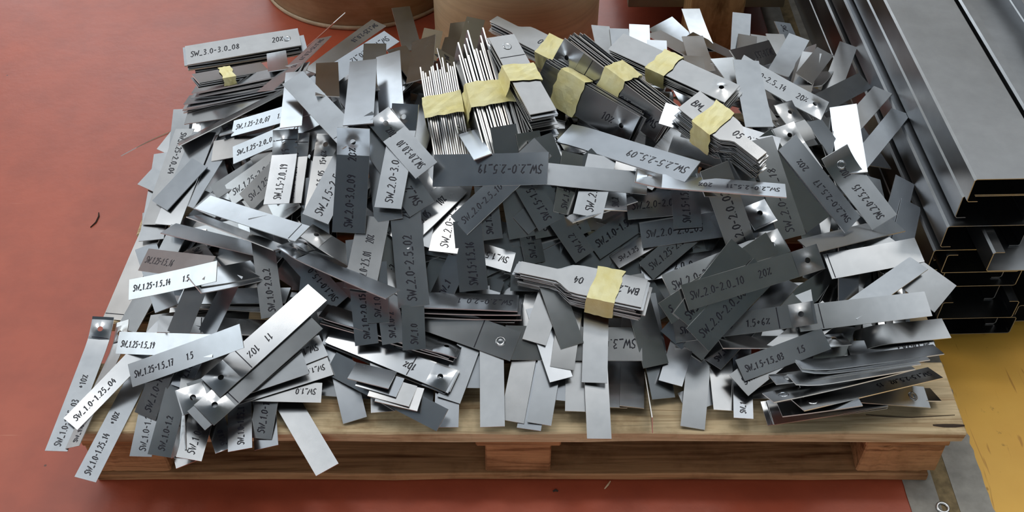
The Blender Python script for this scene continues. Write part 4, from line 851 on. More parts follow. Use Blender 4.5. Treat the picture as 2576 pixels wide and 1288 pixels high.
 ((-0.3376, 0.4755, 0.3103), (0.1141, -0.9849, 0.1304), (0.9922, 0.1195, 0.0345), 0.17, 0.032, 0.0015, {}, 'blank steel strip pointing backward, rear channel side of SW_1.25-2.0_07'),
 ((-0.2674, 0.61, 0.282), (-0.6554, -0.7541, -0.041), (0.7458, -0.6377, -0.1927), 0.185, 0.0355, 0.00125, {'t': 'SW_1.25-2.0_12'}, 'steel strip marked SW_1.25-2.0_12 slanting on top, red-floor flank'),
 ((0.3586, 0.4886, 0.3104), (-0.0164, -0.9981, -0.0595), (0.9996, -0.015, -0.0242), 0.1568, 0.0412, 0.0015, {}, 'blank steel strip pointing backward, just in front of SW_2.0-2.5_1'),
 ((-0.0377, 0.3015, 0.3171), (-0.9685, 0.1747, -0.1776), (-0.0487, -0.832, -0.5526), 0.1656, 0.0464, 0.0018, {'t': 'SW_2.0-2.5_19'}, 'steel strip marked SW_2.0-2.5_19 lying crosswise on upper slope, centre'),
 ((0.291, 0.235, 0.2965), (-0.3514, 0.5593, 0.7508), (-0.9136, -0.3802, -0.1444), 0.135, 0.0425, 0.0018, {'t': 'SW_2.0-2.0_02'}, 'steel strip marked SW_2.0-2.0_02 pointing backward on middle slope, channel flank'),
 ((0.5057, 0.2316, 0.2122), (-0.9623, -0.2694, 0.0378), (0.2344, -0.8915, -0.3876), 0.1465, 0.0381, 0.0015, {'ln': 0.96}, 'blank steel strip with a pen line, just in front of SW_2.0-2.5_15'),
 ((0.3634, 0.1108, 0.1721), (0.9919, 0.0852, -0.0938), (-0.1117, 0.9374, -0.3299), 0.1806, 0.0324, 0.0015, {'hole': 'c', 'cc': 10.0}, 'blank steel strip with a torn hole, directly behind SW_1.5-1.5_03'),
 ((0.4709, 0.0793, 0.1746), (-0.9904, -0.1343, -0.0313), (0.1086, -0.8995, 0.4232), 0.196, 0.0319, 0.0015, {'cc': 16.0}, 'blank steel strip bent end, front red-floor side of SW_1.0-2.0_1'),
 ((-0.4359, 0.061, 0.201), (0.8707, -0.0559, 0.4886), (-0.2482, 0.8078, 0.5346), 0.1937, 0.0318, 0.00125, {'t': 'SW_1.25-1.5_17~~~~1.5'}, 'steel strip marked SW_1.25-1.5_17 on lower slope, red-floor flank'),
 ((-0.4663, 0.1612, 0.2394), (0.8994, -0.1593, 0.4071), (-0.051, 0.8867, 0.4596), 0.1531, 0.0289, 0.00125, {'t': 'SW_1.25-1.5_14~~~~1.5'}, 'steel strip marked SW_1.25-1.5_14 lying crosswise on middle slope, red-floor flank'),
 ((-0.3502, 0.207, 0.2213), (-0.1955, 0.879, 0.4349), (-0.9807, -0.1758, -0.0854), 0.15, 0.0314, 0.001, {'t': 'SW_1.0-2.0_2'}, 'steel strip marked SW_1.0-2.0_2 on middle slope, red-floor flank'),
 ((-0.1731, 0.1325, 0.1949), (-0.1635, 0.8911, 0.4233), (-0.9865, -0.1477, -0.0703), 0.07, 0.0306, 0.001, {'t': 'SW_1.0-2'}, 'steel strip marked SW_1.0-2, front channel side of SW_1.0-2.0_15'),
 ((-0.3421, 0.0626, 0.1786), (0.677, 0.711, 0.1899), (-0.7253, 0.6008, 0.3363), 0.19, 0.0387, 0.0015, {'hole': 'a', 'ln': 0.22}, 'blank steel strip with a torn hole, just in front of SW_1.0-2.0_2'),
 ((0.283, 0.1792, 0.2533), (-0.901, -0.4313, -0.0476), (0.4038, -0.7934, -0.4555), 0.185, 0.0369, 0.0018, {'t': 'SW_2.0-2.0_09~~~20%', 'hole': 'a', 'ca': 18.0, 'rev': 1}, 'steel strip marked SW_2.0-2.0_09 slanting on middle slope, channel flank'),
 ((0.363, 0.0956, 0.1779), (0.7922, 0.5456, 0.2734), (-0.6036, 0.7664, 0.2195), 0.17, 0.0373, 0.0015, {'t': 'SW_1'}, 'steel strip marked SW_1, front channel side of SW_1.5-2.0_20'),
 ((-0.1407, 0.12, 0.1912), (-0.0585, 0.8732, 0.4838), (-0.9945, -0.0934, 0.0483), 0.062, 0.0311, 0.001, {'t': 'SW_1.0'}, 'steel strip marked SW_1.0, front channel side of SW_1.0-2.0_15'),
 ((-0.2808, 0.6591, 0.2796), (-0.4843, -0.8712, 0.0802), (0.8699, -0.4893, -0.062), 0.19, 0.0288, 0.00125, {'t': 'SW_1.25-2.0_18'}, 'steel strip marked SW_1.25-2.0_18 at the back rim'),
 ((0.1118, 0.2943, 0.3065), (0.9945, -0.0941, -0.047), (0.1052, 0.8895, 0.4447), 0.1406, 0.0331, 0.0015, {}, 'blank steel strip, rear red-floor side of SW_1.0-1.5_1'),
 ((0.5107, 0.1838, 0.2025), (-0.8067, -0.5854, -0.0807), (0.5825, -0.8108, 0.0582), 0.145, 0.0319, 0.0015, {}, 'blank steel strip, rear channel side of SW_1.5-1.5_03'),
 ((-0.2132, 0.1661, 0.2138), (-0.1273, 0.8614, 0.4916), (-0.9917, -0.1011, -0.0796), 0.15, 0.032, 0.001, {'t': 'SW_1.0-2.0_15'}, 'steel strip marked SW_1.0-2.0_15 on lower slope, centre'),
 ((-0.1513, 0.2252, 0.2509), (-0.1152, 0.8618, 0.4941), (-0.9933, -0.0999, -0.0573), 0.185, 0.0428, 0.0018, {'t': 'SW_2.0-2.5_02~~~20%'}, 'steel strip marked SW_2.0-2.5_02 pointing backward on middle slope, centre'),
 ((0.3603, 0.2793, 0.3026), (-0.2816, 0.7603, 0.5854), (-0.9196, -0.388, 0.0614), 0.145, 0.0417, 0.0018, {'t': 'SW_2.0-2.5_18'}, 'steel strip marked SW_2.0-2.5_18 pointing backward on upper slope, channel flank'),
 ((0.3571, 0.084, 0.1769), (0.9379, 0.2937, 0.1845), (-0.3437, 0.8581, 0.3814), 0.1256, 0.0311, 0.0015, {'t': 'SW_1.5-1.5_03~~~~1.5'}, 'steel strip marked SW_1.5-1.5_03 on lower slope, channel flank'),
 ((-0.1918, 0.1623, 0.2156), (-0.0721, 0.8566, 0.5109), (-0.9974, -0.0582, -0.0431), 0.085, 0.0303, 0.001, {'t': 'SW_1.0-3.0'}, 'steel strip marked SW_1.0-3.0, just in front of SW_2.0-2.5_01'),
 ((0.2589, 0.2464, 0.3374), (-0.9884, 0.1492, -0.0298), (-0.1522, -0.9692, 0.1938), 0.2005, 0.0363, 0.0018, {'t': 'SW_2.0-2.5_11~~~20%', 'hole': 'c', 'cc': 18.0}, 'steel strip marked SW_2.0-2.5_11 lying crosswise on upper slope, channel flank'),
 ((-0.394, 0.2499, 0.2469), (0.8676, -0.4924, 0.0696), (0.4502, 0.7183, -0.5304), 0.1595, 0.0317, 0.0015, {}, 'blank steel strip slanting, rear channel side of SW_1.25-1.5_16'),
 ((-0.2249, 0.5725, 0.3004), (0.087, -0.9871, 0.1347), (0.9954, 0.0807, -0.0511), 0.16, 0.0369, 0.0015, {}, 'blank steel strip pointing backward, on the channel side of SW_1.25-2.0_12'),
 ((-0.2076, 0.2096, 0.2443), (0.1486, 0.8864, 0.4384), (-0.9882, 0.1498, 0.032), 0.1077, 0.0445, 0.0018, {'t': 'SW_2.0-2.5_01~~~20%'}, 'steel strip marked SW_2.0-2.5_01 and 20% on middle slope, centre'),
 ((-0.1892, 0.3152, 0.3041), (-0.1355, 0.8665, 0.4804), (-0.9866, -0.0733, -0.146), 0.15, 0.0403, 0.0015, {}, 'blank steel strip, on the channel side of SW_1.5-2.5_04'),
 ((0.4974, 0.3355, 0.2536), (-0.5238, 0.7694, 0.3656), (-0.8507, -0.45, -0.2717), 0.1265, 0.0442, 0.0018, {'t': 'SW_2.0-2.5_15~~~10%', 'ring': 'c', 'cc': 35.0}, 'steel strip marked SW_2.0-2.5_15 slanting beside the channels'),
 ((-0.3376, 0.096, 0.1945), (0.6728, 0.7101, 0.2076), (-0.7398, 0.6431, 0.1978), 0.19, 0.0379, 0.0015, {'t': '~~~~~~~~~~~~11~~10%', 'hole': 'a', 'ln': 0.3, 'rev': 1}, 'blank steel strip with a torn hole, front red-floor side of SW_1.0-1.5_0'),
 ((-0.2428, 0.1871, 0.2384), (0.7752, -0.6289, 0.0589), (0.5743, 0.6628, -0.4805), 0.18, 0.0314, 0.0015, {'t': 'SW_1.5-2.0_08~~~~~10%', 'hole': 'a', 'ca': 12.0, 'rev': 1}, 'steel strip marked SW_1.5-2.0_08 slanting on middle slope, red-floor flank'),
 ((0.1535, 0.3336, 0.3241), (-0.7926, 0.5927, -0.143), (-0.5773, -0.805, -0.1365), 0.2146, 0.0432, 0.0022, {'t': 'SW_2.5-2.5_09', 'cc': -10.0}, 'steel strip marked SW_2.5-2.5_09 on upper slope, centre'),
 ((-0.2441, 0.171, 0.2492), (0.8637, -0.5033, 0.0285), (0.4736, 0.7908, -0.3877), 0.185, 0.0319, 0.0015, {'hole': 'a', 'ca': 14.0}, 'blank steel strip with a torn hole, front red-floor side of SW_1.5-2.0_08'),
 ((0.473, 0.141, 0.2009), (-0.9847, -0.172, 0.0289), (0.1458, -0.9027, -0.4047), 0.1901, 0.0364, 0.0015, {'ln': 0.82}, 'blank steel strip with a pen line, rear red-floor side of SW_1.0-2.0_1'),
 ((-0.2502, 0.4829, 0.3069), (0.3511, -0.8828, 0.3121), (0.8101, 0.4535, 0.3715), 0.15, 0.0378, 0.0015, {}, 'blank steel strip slanting, rear red-floor side of SW_2.0-3.0_10'),
 ((0.409, 0.3769, 0.2919), (0.44, -0.8447, -0.3047), (0.8866, 0.4626, -0.0023), 0.085, 0.0377, 0.0015, {'hole': 'a', 'ca': 20.0}, 'blank steel strip slanting on upper slope, channel flank'),
 ((-0.3767, 0.2731, 0.2522), (0.8452, -0.5105, 0.1583), (0.5136, 0.8577, 0.0241), 0.1934, 0.0329, 0.0015, {'ln': 0.93}, 'blank steel strip with a pen line, directly behind SW_1.0-2.0_2'),
 ((-0.292, 0.5229, 0.3114), (0.1552, -0.9391, 0.3067), (0.9866, 0.1317, -0.0961), 0.17, 0.0353, 0.0015, {}, 'blank steel strip pointing backward, front red-floor side of SW_1.25-2.0_12'),
 ((-0.1954, 0.5167, 0.3142), (0.1178, -0.99, 0.0777), (0.9442, 0.1359, 0.3001), 0.1609, 0.0398, 0.0015, {}, 'blank steel strip pointing backward, front channel side of SW_1.25-2.0_12'),
 ((-0.1776, 0.3191, 0.3131), (-0.5657, 0.6797, 0.4669), (-0.8202, -0.5224, -0.2333), 0.16, 0.041, 0.0015, {'t': 'SW_2'}, 'steel strip marked SW_2, front red-floor side of SW_2.0-3.0_10'),
 ((0.4321, 0.313, 0.2808), (-0.6306, 0.5227, 0.5737), (-0.6843, -0.7232, -0.0932), 0.1513, 0.0413, 0.0018, {'t': 'SW_2.0-2.5_17~~~20%'}, 'steel strip marked SW_2.0-2.5_17 slanting on upper slope, channel flank'),
 ((0.3089, 0.1265, 0.1938), (0.9816, 0.0089, 0.1909), (-0.1015, 0.8706, 0.4814), 0.1901, 0.0313, 0.0015, {'t': 'SW_1.5-2.0_20~~~1.5+6%', 'hole': 'c', 'cc': 15.0, 'ln': 0.74}, 'steel strip marked SW_1.5-2.0_20 lying crosswise on lower slope, channel flank'),
 ((0.413, 0.4261, 0.3044), (0.4821, -0.8458, -0.2286), (0.8424, 0.5192, -0.1443), 0.07, 0.0371, 0.0015, {'hole': 'a', 'cc': -30.0, 'ca': 25.0}, 'blank steel strip with a torn hole, bent end slanting on top, channel flank'),
 ((0.2707, 0.1547, 0.2523), (0.8312, 0.5019, 0.2392), (-0.5343, 0.6022, 0.5932), 0.18, 0.0324, 0.0015, {'t': 'S'}, 'blank steel strip slanting, front red-floor side of SW_2.0-2.0_09'),
 ((-0.2837, 0.4151, 0.3362), (0.5386, -0.8388, 0.0797), (0.807, 0.5408, 0.2372), 0.2089, 0.0373, 0.0015, {'ln': 0.86}, 'blank steel strip with a pen line, rear channel side of SW_1.25-2.0_01'),
 ((-0.0925, 0.4887, 0.3095), (0.1918, -0.98, -0.0531), (0.7207, 0.1773, -0.6702), 0.2057, 0.0332, 0.0015, {'t': 'BM_2.5'}, 'steel strip marked BM_2.5, rear channel side of SW_2.0-3.0_10'),
 ((0.2614, 0.1444, 0.2492), (0.6221, 0.6694, 0.4061), (-0.7675, 0.4188, 0.4854), 0.13, 0.038, 0.0018, {'t': 'SW_2.0-2.0'}, 'steel strip marked SW_2.0-2.0, front red-floor side of SW_2.0-2.0_09'),
 ((-0.06, 0.3513, 0.3223), (0.305, -0.9321, 0.1955), (0.9323, 0.3341, 0.1383), 0.08, 0.0265, 0.0015, {}, 'blank steel strip slanting, directly behind SW_1.5-1.5_1'),
 ((-0.1505, 0.5853, 0.3059), (0.0306, -0.9698, 0.2419), (0.9595, 0.0963, 0.2647), 0.185, 0.0409, 0.0015, {}, 'blank steel strip pointing backward at the back rim'),
 ((0.2851, 0.1247, 0.232), (0.701, 0.6247, 0.344), (-0.6958, 0.4936, 0.5217), 0.135, 0.0422, 0.0018, {'t': 'SW_2.0-2.0_08'}, 'steel strip marked SW_2.0-2.0_08 on lower slope, channel flank'),
 ((-0.2302, 0.4517, 0.3403), (0.0724, -0.987, 0.1432), (0.9951, 0.0813, 0.0571), 0.1989, 0.0422, 0.0015, {}, 'blank steel strip pointing backward, just in front of SW_1.25-2.0_12'),
 ((-0.1676, 0.3233, 0.3231), (0.1434, 0.8803, 0.4522), (-0.9736, 0.2075, -0.0951), 0.1564, 0.0393, 0.0018, {'t': 'SW_2.0-3.0_11', 'hole': 'c', 'cc': 25.0}, 'steel strip marked SW_2.0-3.0_11 on upper slope, centre'),
 ((-0.2301, 0.2885, 0.3082), (0.0512, 0.7443, 0.6659), (-0.9981, 0.0609, 0.0087), 0.1464, 0.0461, 0.0018, {'t': 'SW_2.0-3.0_09~~~20%', 'hole': 'c', 'cc': 28.0}, 'steel strip marked SW_2.0-3.0_09 pointing backward on upper slope, red-floor flank'),
 ((0.3153, 0.1545, 0.2532), (0.9484, 0.3074, 0.0781), (-0.2971, 0.7749, 0.5579), 0.1974, 0.0354, 0.0018, {'t': 'SW_2.0-2.0_10~~~20%', 'hole': 'c', 'cc': 22.0}, 'steel strip marked SW_2.0-2.0_10 lying crosswise on middle slope, channel flank'),
 ((-0.1617, 0.3371, 0.3362), (-0.644, 0.692, 0.3262), (-0.765, -0.5825, -0.2746), 0.1108, 0.0387, 0.0018, {'t': 'SW_2.0-3.0_10~~~10%', 'hole': 'c', 'cc': 12.0}, 'steel strip marked SW_2.0-3.0_10 with a torn hole on upper slope, centre'),
]
STACKS = [  # centres of the layers from the top down, axes, size, features, (tape position, tape width) or None, label
 ([(-0.4458, 0.5782, 0.2504), (-0.4397, 0.5737, 0.2494), (-0.4484, 0.5785, 0.2436), (-0.4497, 0.5768, 0.2404), (-0.4421, 0.5741, 0.2394), (-0.4501, 0.5768, 0.2341)], (0.9746, 0.0007, 0.2237), (0.0295, 0.9908, -0.1319), 0.19, 0.0325, 0.0015, 0.003, {}, None, 'narrow steel strip at the bottom of the ragged corner pile'),
 ([(-0.4346, 0.5902, 0.2649), (-0.4261, 0.5939, 0.2634), (-0.4329, 0.5872, 0.2595), (-0.4387, 0.5893, 0.2546), (-0.4378, 0.5846, 0.2523)], (0.9673, -0.0321, 0.2516), (0.0646, 0.9904, -0.1221), 0.19, 0.0315, 0.0015, 0.003, {}, None, 'narrow steel strip in the middle of the ragged corner pile'),
 ([(-0.4645, 0.6035, 0.2672), (-0.4652, 0.6045, 0.2637), (-0.4686, 0.6014, 0.2612), (-0.4654, 0.6004, 0.2581)], (0.8642, 0.4843, -0.136), (-0.5026, 0.8432, -0.1909), 0.115, 0.0391, 0.0015, 0.0032, {}, (0.45, 0.02), 'thin taped bundle of strips under the thick corner stack'),
 ([(-0.4015, 0.1947, 0.1735), (-0.4009, 0.1906, 0.1689), (-0.3931, 0.193, 0.1644), (-0.3972, 0.1923, 0.159)], (0.9907, -0.0836, 0.1074), (0.0935, 0.9916, -0.0898), 0.1596, 0.0326, 0.0015, 0.005, {'ring': 'a', 'ca': 3.0, 'ln': 0.18}, None, 'flat strip in loose stack under SW_1.25-1.5_14'),
 ([(-0.1714, 0.0924, 0.1609), (-0.1698, 0.0944, 0.1583), (-0.1763, 0.0942, 0.1552)], (-0.9148, 0.3929, 0.0931), (-0.4038, -0.8902, -0.2111), 0.1871, 0.0324, 0.0015, 0.003, {'t': '~~~~~~~~10%', 'hole': 'a', 'ln': 0.33}, None, 'strip in the slanting stack marked 10% by the front board'),
 ([(-0.4675, 0.7143, 0.243), (-0.4721, 0.7135, 0.2387), (-0.4669, 0.7104, 0.2339), (-0.4683, 0.7156, 0.2305), (-0.4681, 0.7197, 0.2268), (-0.4593, 0.7192, 0.2224)], (0.9668, 0.2542, 0.0268), (-0.2552, 0.9542, 0.1563), 0.193, 0.0453, 0.0026, 0.004200000000000001, {'t': 'SW_3.0-3.0_08~~~~~~~~20%', 'ring': 'c'}, None, 'thick steel strip in the rear corner stack'),
 ([(-0.1691, 0.1232, 0.1777), (-0.1784, 0.128, 0.1748), (-0.1745, 0.1222, 0.1717)], (-0.9557, 0.2632, 0.1319), (-0.2236, -0.9404, 0.2563), 0.19, 0.0324, 0.0015, 0.0035, {'hole': 'a'}, None, 'strip in the slanting stack with holes, centre front'),
 ([(0.0189, 0.6739, 0.2902), (0.022, 0.6706, 0.2872), (0.0181, 0.6754, 0.2856), (0.025, 0.6753, 0.2831), (0.0189, 0.6747, 0.2806), (0.0202, 0.6749, 0.2782), (0.0174, 0.6739, 0.2756), (0.0228, 0.6762, 0.2735), (0.0213, 0.6743, 0.2708), (0.016, 0.6794, 0.2692), (0.0194, 0.6778, 0.2665), (0.0177, 0.6831, 0.2649)], (-0.8055, 0.5851, 0.0936), (-0.5926, -0.7954, -0.1273), 0.1442, 0.0427, 0.0015, 0.0024, {'t': 'BM_2.0', 'dog': 1}, (0.17, 0.034), 'rearmost taped bundle of broken waisted coupons, in front of the olive drum'),
 ([(0.2399, 0.532, 0.3276), (0.2391, 0.5308, 0.3238), (0.2422, 0.5321, 0.3209), (0.241, 0.5352, 0.3178), (0.2419, 0.5351, 0.3144), (0.2476, 0.5313, 0.3109), (0.2435, 0.5345, 0.3076), (0.2436, 0.536, 0.3043)], (-0.7803, 0.6251, 0.022), (-0.6177, -0.7646, -0.1841), 0.212, 0.0421, 0.0015, 0.0034, {'hole': 'a'}, (0.57, 0.034), 'taped stack of long strips with a hole, reaching back behind the heap crest'),
 ([(-0.0829, 0.1623, 0.1983), (-0.0791, 0.1571, 0.1937), (-0.0843, 0.1649, 0.1865), (-0.0771, 0.1589, 0.1821), (-0.0867, 0.1605, 0.1762)], (-0.9984, 0.0546, -0.0109), (-0.0557, -0.9791, 0.1958), 0.1691, 0.0365, 0.0018, 0.0055, {'t': 'SW_2.0-2.0_1'}, None, 'flat strip in the crosswise stack before the foremost waisted bundle'),
 ([(0.0072, 0.4385, 0.3822), (0.0105, 0.4344, 0.3771), (0.0039, 0.4475, 0.3769), (0.0105, 0.4384, 0.3704), (0.0079, 0.4445, 0.3681), (0.009, 0.4457, 0.3644), (0.0047, 0.4471, 0.3618), (0.0118, 0.4402, 0.3555), (0.0088, 0.4493, 0.3539), (0.013, 0.4414, 0.3481), (0.0072, 0.4484, 0.3466), (0.0115, 0.4465, 0.3417), (0.0067, 0.4554, 0.3404), (0.0126, 0.4435, 0.3336), (0.0073, 0.453, 0.3325), (0.0068, 0.4582, 0.3297), (0.0115, 0.4511, 0.3239), (0.0072, 0.4573, 0.322), (0.008, 0.4554, 0.3178), (0.01, 0.4545, 0.3136), (0.0098, 0.4583, 0.3105), (0.0077, 0.4623, 0.3079)], (-0.3866, 0.8955, 0.2206), (-0.9017, -0.4173, 0.1136), 0.1549, 0.0416, 0.0015, 0.0036, {'ring': 'c', 'ln': 0.72}, (0.5, 0.034), 'tall taped stack of wide strips, brown face up, behind the bright edge bundle'),
 ([(0.2845, 0.3191, 0.377), (0.2848, 0.3205, 0.3749), (0.2868, 0.3173, 0.3718), (0.2889, 0.321, 0.3704), (0.2898, 0.3172, 0.367), (0.2848, 0.3236, 0.3658), (0.2852, 0.3242, 0.3635), (0.2806, 0.3256, 0.3611), (0.2842, 0.3257, 0.3588), (0.2872, 0.3253, 0.3564), (0.29, 0.3231, 0.3536), (0.2891, 0.3239, 0.3513), (0.2832, 0.3282, 0.3495), (0.2887, 0.3289, 0.3475), (0.2812, 0.3328, 0.3455), (0.2909, 0.327, 0.3422), (0.2887, 0.3259, 0.3393), (0.2838, 0.3286, 0.3372)], (0.6565, -0.741, -0.1411), (0.7517, 0.6268, 0.205), 0.137, 0.0434, 0.0015, 0.0024, {'t': 'BM_2.0~~~~~05', 'dog': 1}, (0.34, 0.034), 'taped bundle of broken waisted coupons fanning forward, marked BM and 05'),
 ([(0.1361, 0.4543, 0.3426), (0.1421, 0.4541, 0.3379), (0.1414, 0.4612, 0.3396), (0.1421, 0.467, 0.3404), (0.149, 0.4652, 0.3332), (0.1475, 0.4714, 0.3321), (0.1478, 0.4775, 0.333), (0.1494, 0.4827, 0.3338), (0.149, 0.4875, 0.3309), (0.1584, 0.485, 0.3258), (0.1579, 0.4902, 0.3236), (0.1636, 0.4926, 0.3242), (0.1603, 0.5003, 0.3236)], (-0.7478, 0.6039, 0.2756), (-0.4336, -0.13, -0.8917), 0.1988, 0.0433, 0.0018, 0.0046, {'t': 'SW_2.0-3.0_11', 'hole': 'c', 'ln': 0.72}, (0.5, 0.038), 'taped bundle of thick strips on edge marked SW_2.0-3.0_11'),
 ([(0.1014, 0.4348, 0.3299), (0.1047, 0.4378, 0.329), (0.0998, 0.4461, 0.3284), (0.1123, 0.4412, 0.324), (0.1099, 0.4483, 0.3242), (0.1068, 0.4553, 0.3232)], (-0.7931, 0.5912, 0.1463), (-0.3674, -0.2729, -0.8891), 0.1682, 0.0488, 0.0015, 0.004200000000000001, {'t': '~~~~~~~~~~~~~~~10%', 'hole': 'a', 'rev': 1}, (0.7, 0.046), 'taped bundle of bent strips showing 10% and a hole'),
 ([(0.0863, 0.1691, 0.2335), (0.0899, 0.1657, 0.2309), (0.0815, 0.1736, 0.2294), (0.0908, 0.1686, 0.2266), (0.079, 0.1741, 0.2248), (0.0829, 0.1714, 0.2222), (0.0942, 0.1682, 0.2196), (0.0863, 0.1692, 0.2174), (0.0882, 0.1718, 0.2153), (0.0885, 0.1697, 0.2128), (0.0864, 0.1711, 0.2106), (0.0876, 0.1707, 0.2083), (0.0885, 0.1732, 0.2062), (0.0866, 0.1731, 0.2039)], (-0.9653, 0.2599, 0.026), (-0.2612, -0.9605, -0.096), 0.177, 0.0494, 0.0015, 0.0023, {'t': 'BM_2.0~~~~~04', 'dog': 1}, (0.3, 0.037), 'foremost taped bundle of broken waisted coupons marked BM and 04'),
]
EDGE_BUNDLES = [{'c': [-0.0364, 0.4272, 0.3296], 'x': [0.2448, -0.8909, -0.3826], 'up': [0.1684, -0.3496, 0.9217], 's': [0.9548, 0.2901, -0.0644], 'L': 0.188, 'w': 0.042, 'n': 20, 'p': 0.0036, 'tape': 0.46, 'tw': 0.04, 'dog': 0, 'jl': 0.016, 'label': 'bundle of strips standing on edge, bright cut edges up, tape across the middle'},
 {'c': [-0.1037, 0.4232, 0.3024], 'x': [0.1665, -0.9253, -0.3406], 'up': [-0.0772, -0.3566, 0.9311], 's': [0.983, 0.1287, 0.1309], 'L': 0.182, 'w': 0.04, 'n': 17, 'p': 0.0032, 'tape': 0.42, 'tw': 0.036, 'dog': 1, 'jl': 0.008, 'label': 'dark bundle of thin strips on edge, taped, beside the bright edge bundle'},
 {'c': [-0.6295, 0.6227, 0.1109], 'x': [0.1974, 0.8841, -0.4235], 'up': [0.8784, 0.0322, 0.4768], 's': [-0.4352, 0.4662, 0.7703], 'L': 0.17, 'w': 0.034, 'n': 1, 'p': 0.002, 'tape': None, 'tw': 0, 'dog': 0, 'jl': 0.0, 'label': 'edge'},
 {'c': [0.1783, 0.0404, 0.1303], 'x': [0.006, 0.993, -0.1178], 'up': [-0.1604, 0.1173, 0.9801], 's': [-0.987, -0.013, -0.16], 'L': 0.085, 'w': 0.03, 'n': 1, 'p': 0.002, 'tape': None, 'tw': 0, 'dog': 0, 'jl': 0.0, 'label': 'edge'},
 {'c': [-0.3589, 0.824, 0.1902], 'x': [-0.5701, 0.4096, -0.7121], 'up': [-0.5495, -0.8345, -0.0401], 's': [0.6107, -0.3684, -0.7009], 'L': 0.17, 'w': 0.034, 'n': 1, 'p': 0.002, 'tape': None, 'tw': 0, 'dog': 0, 'jl': 0.0, 'label': 'edge'}]
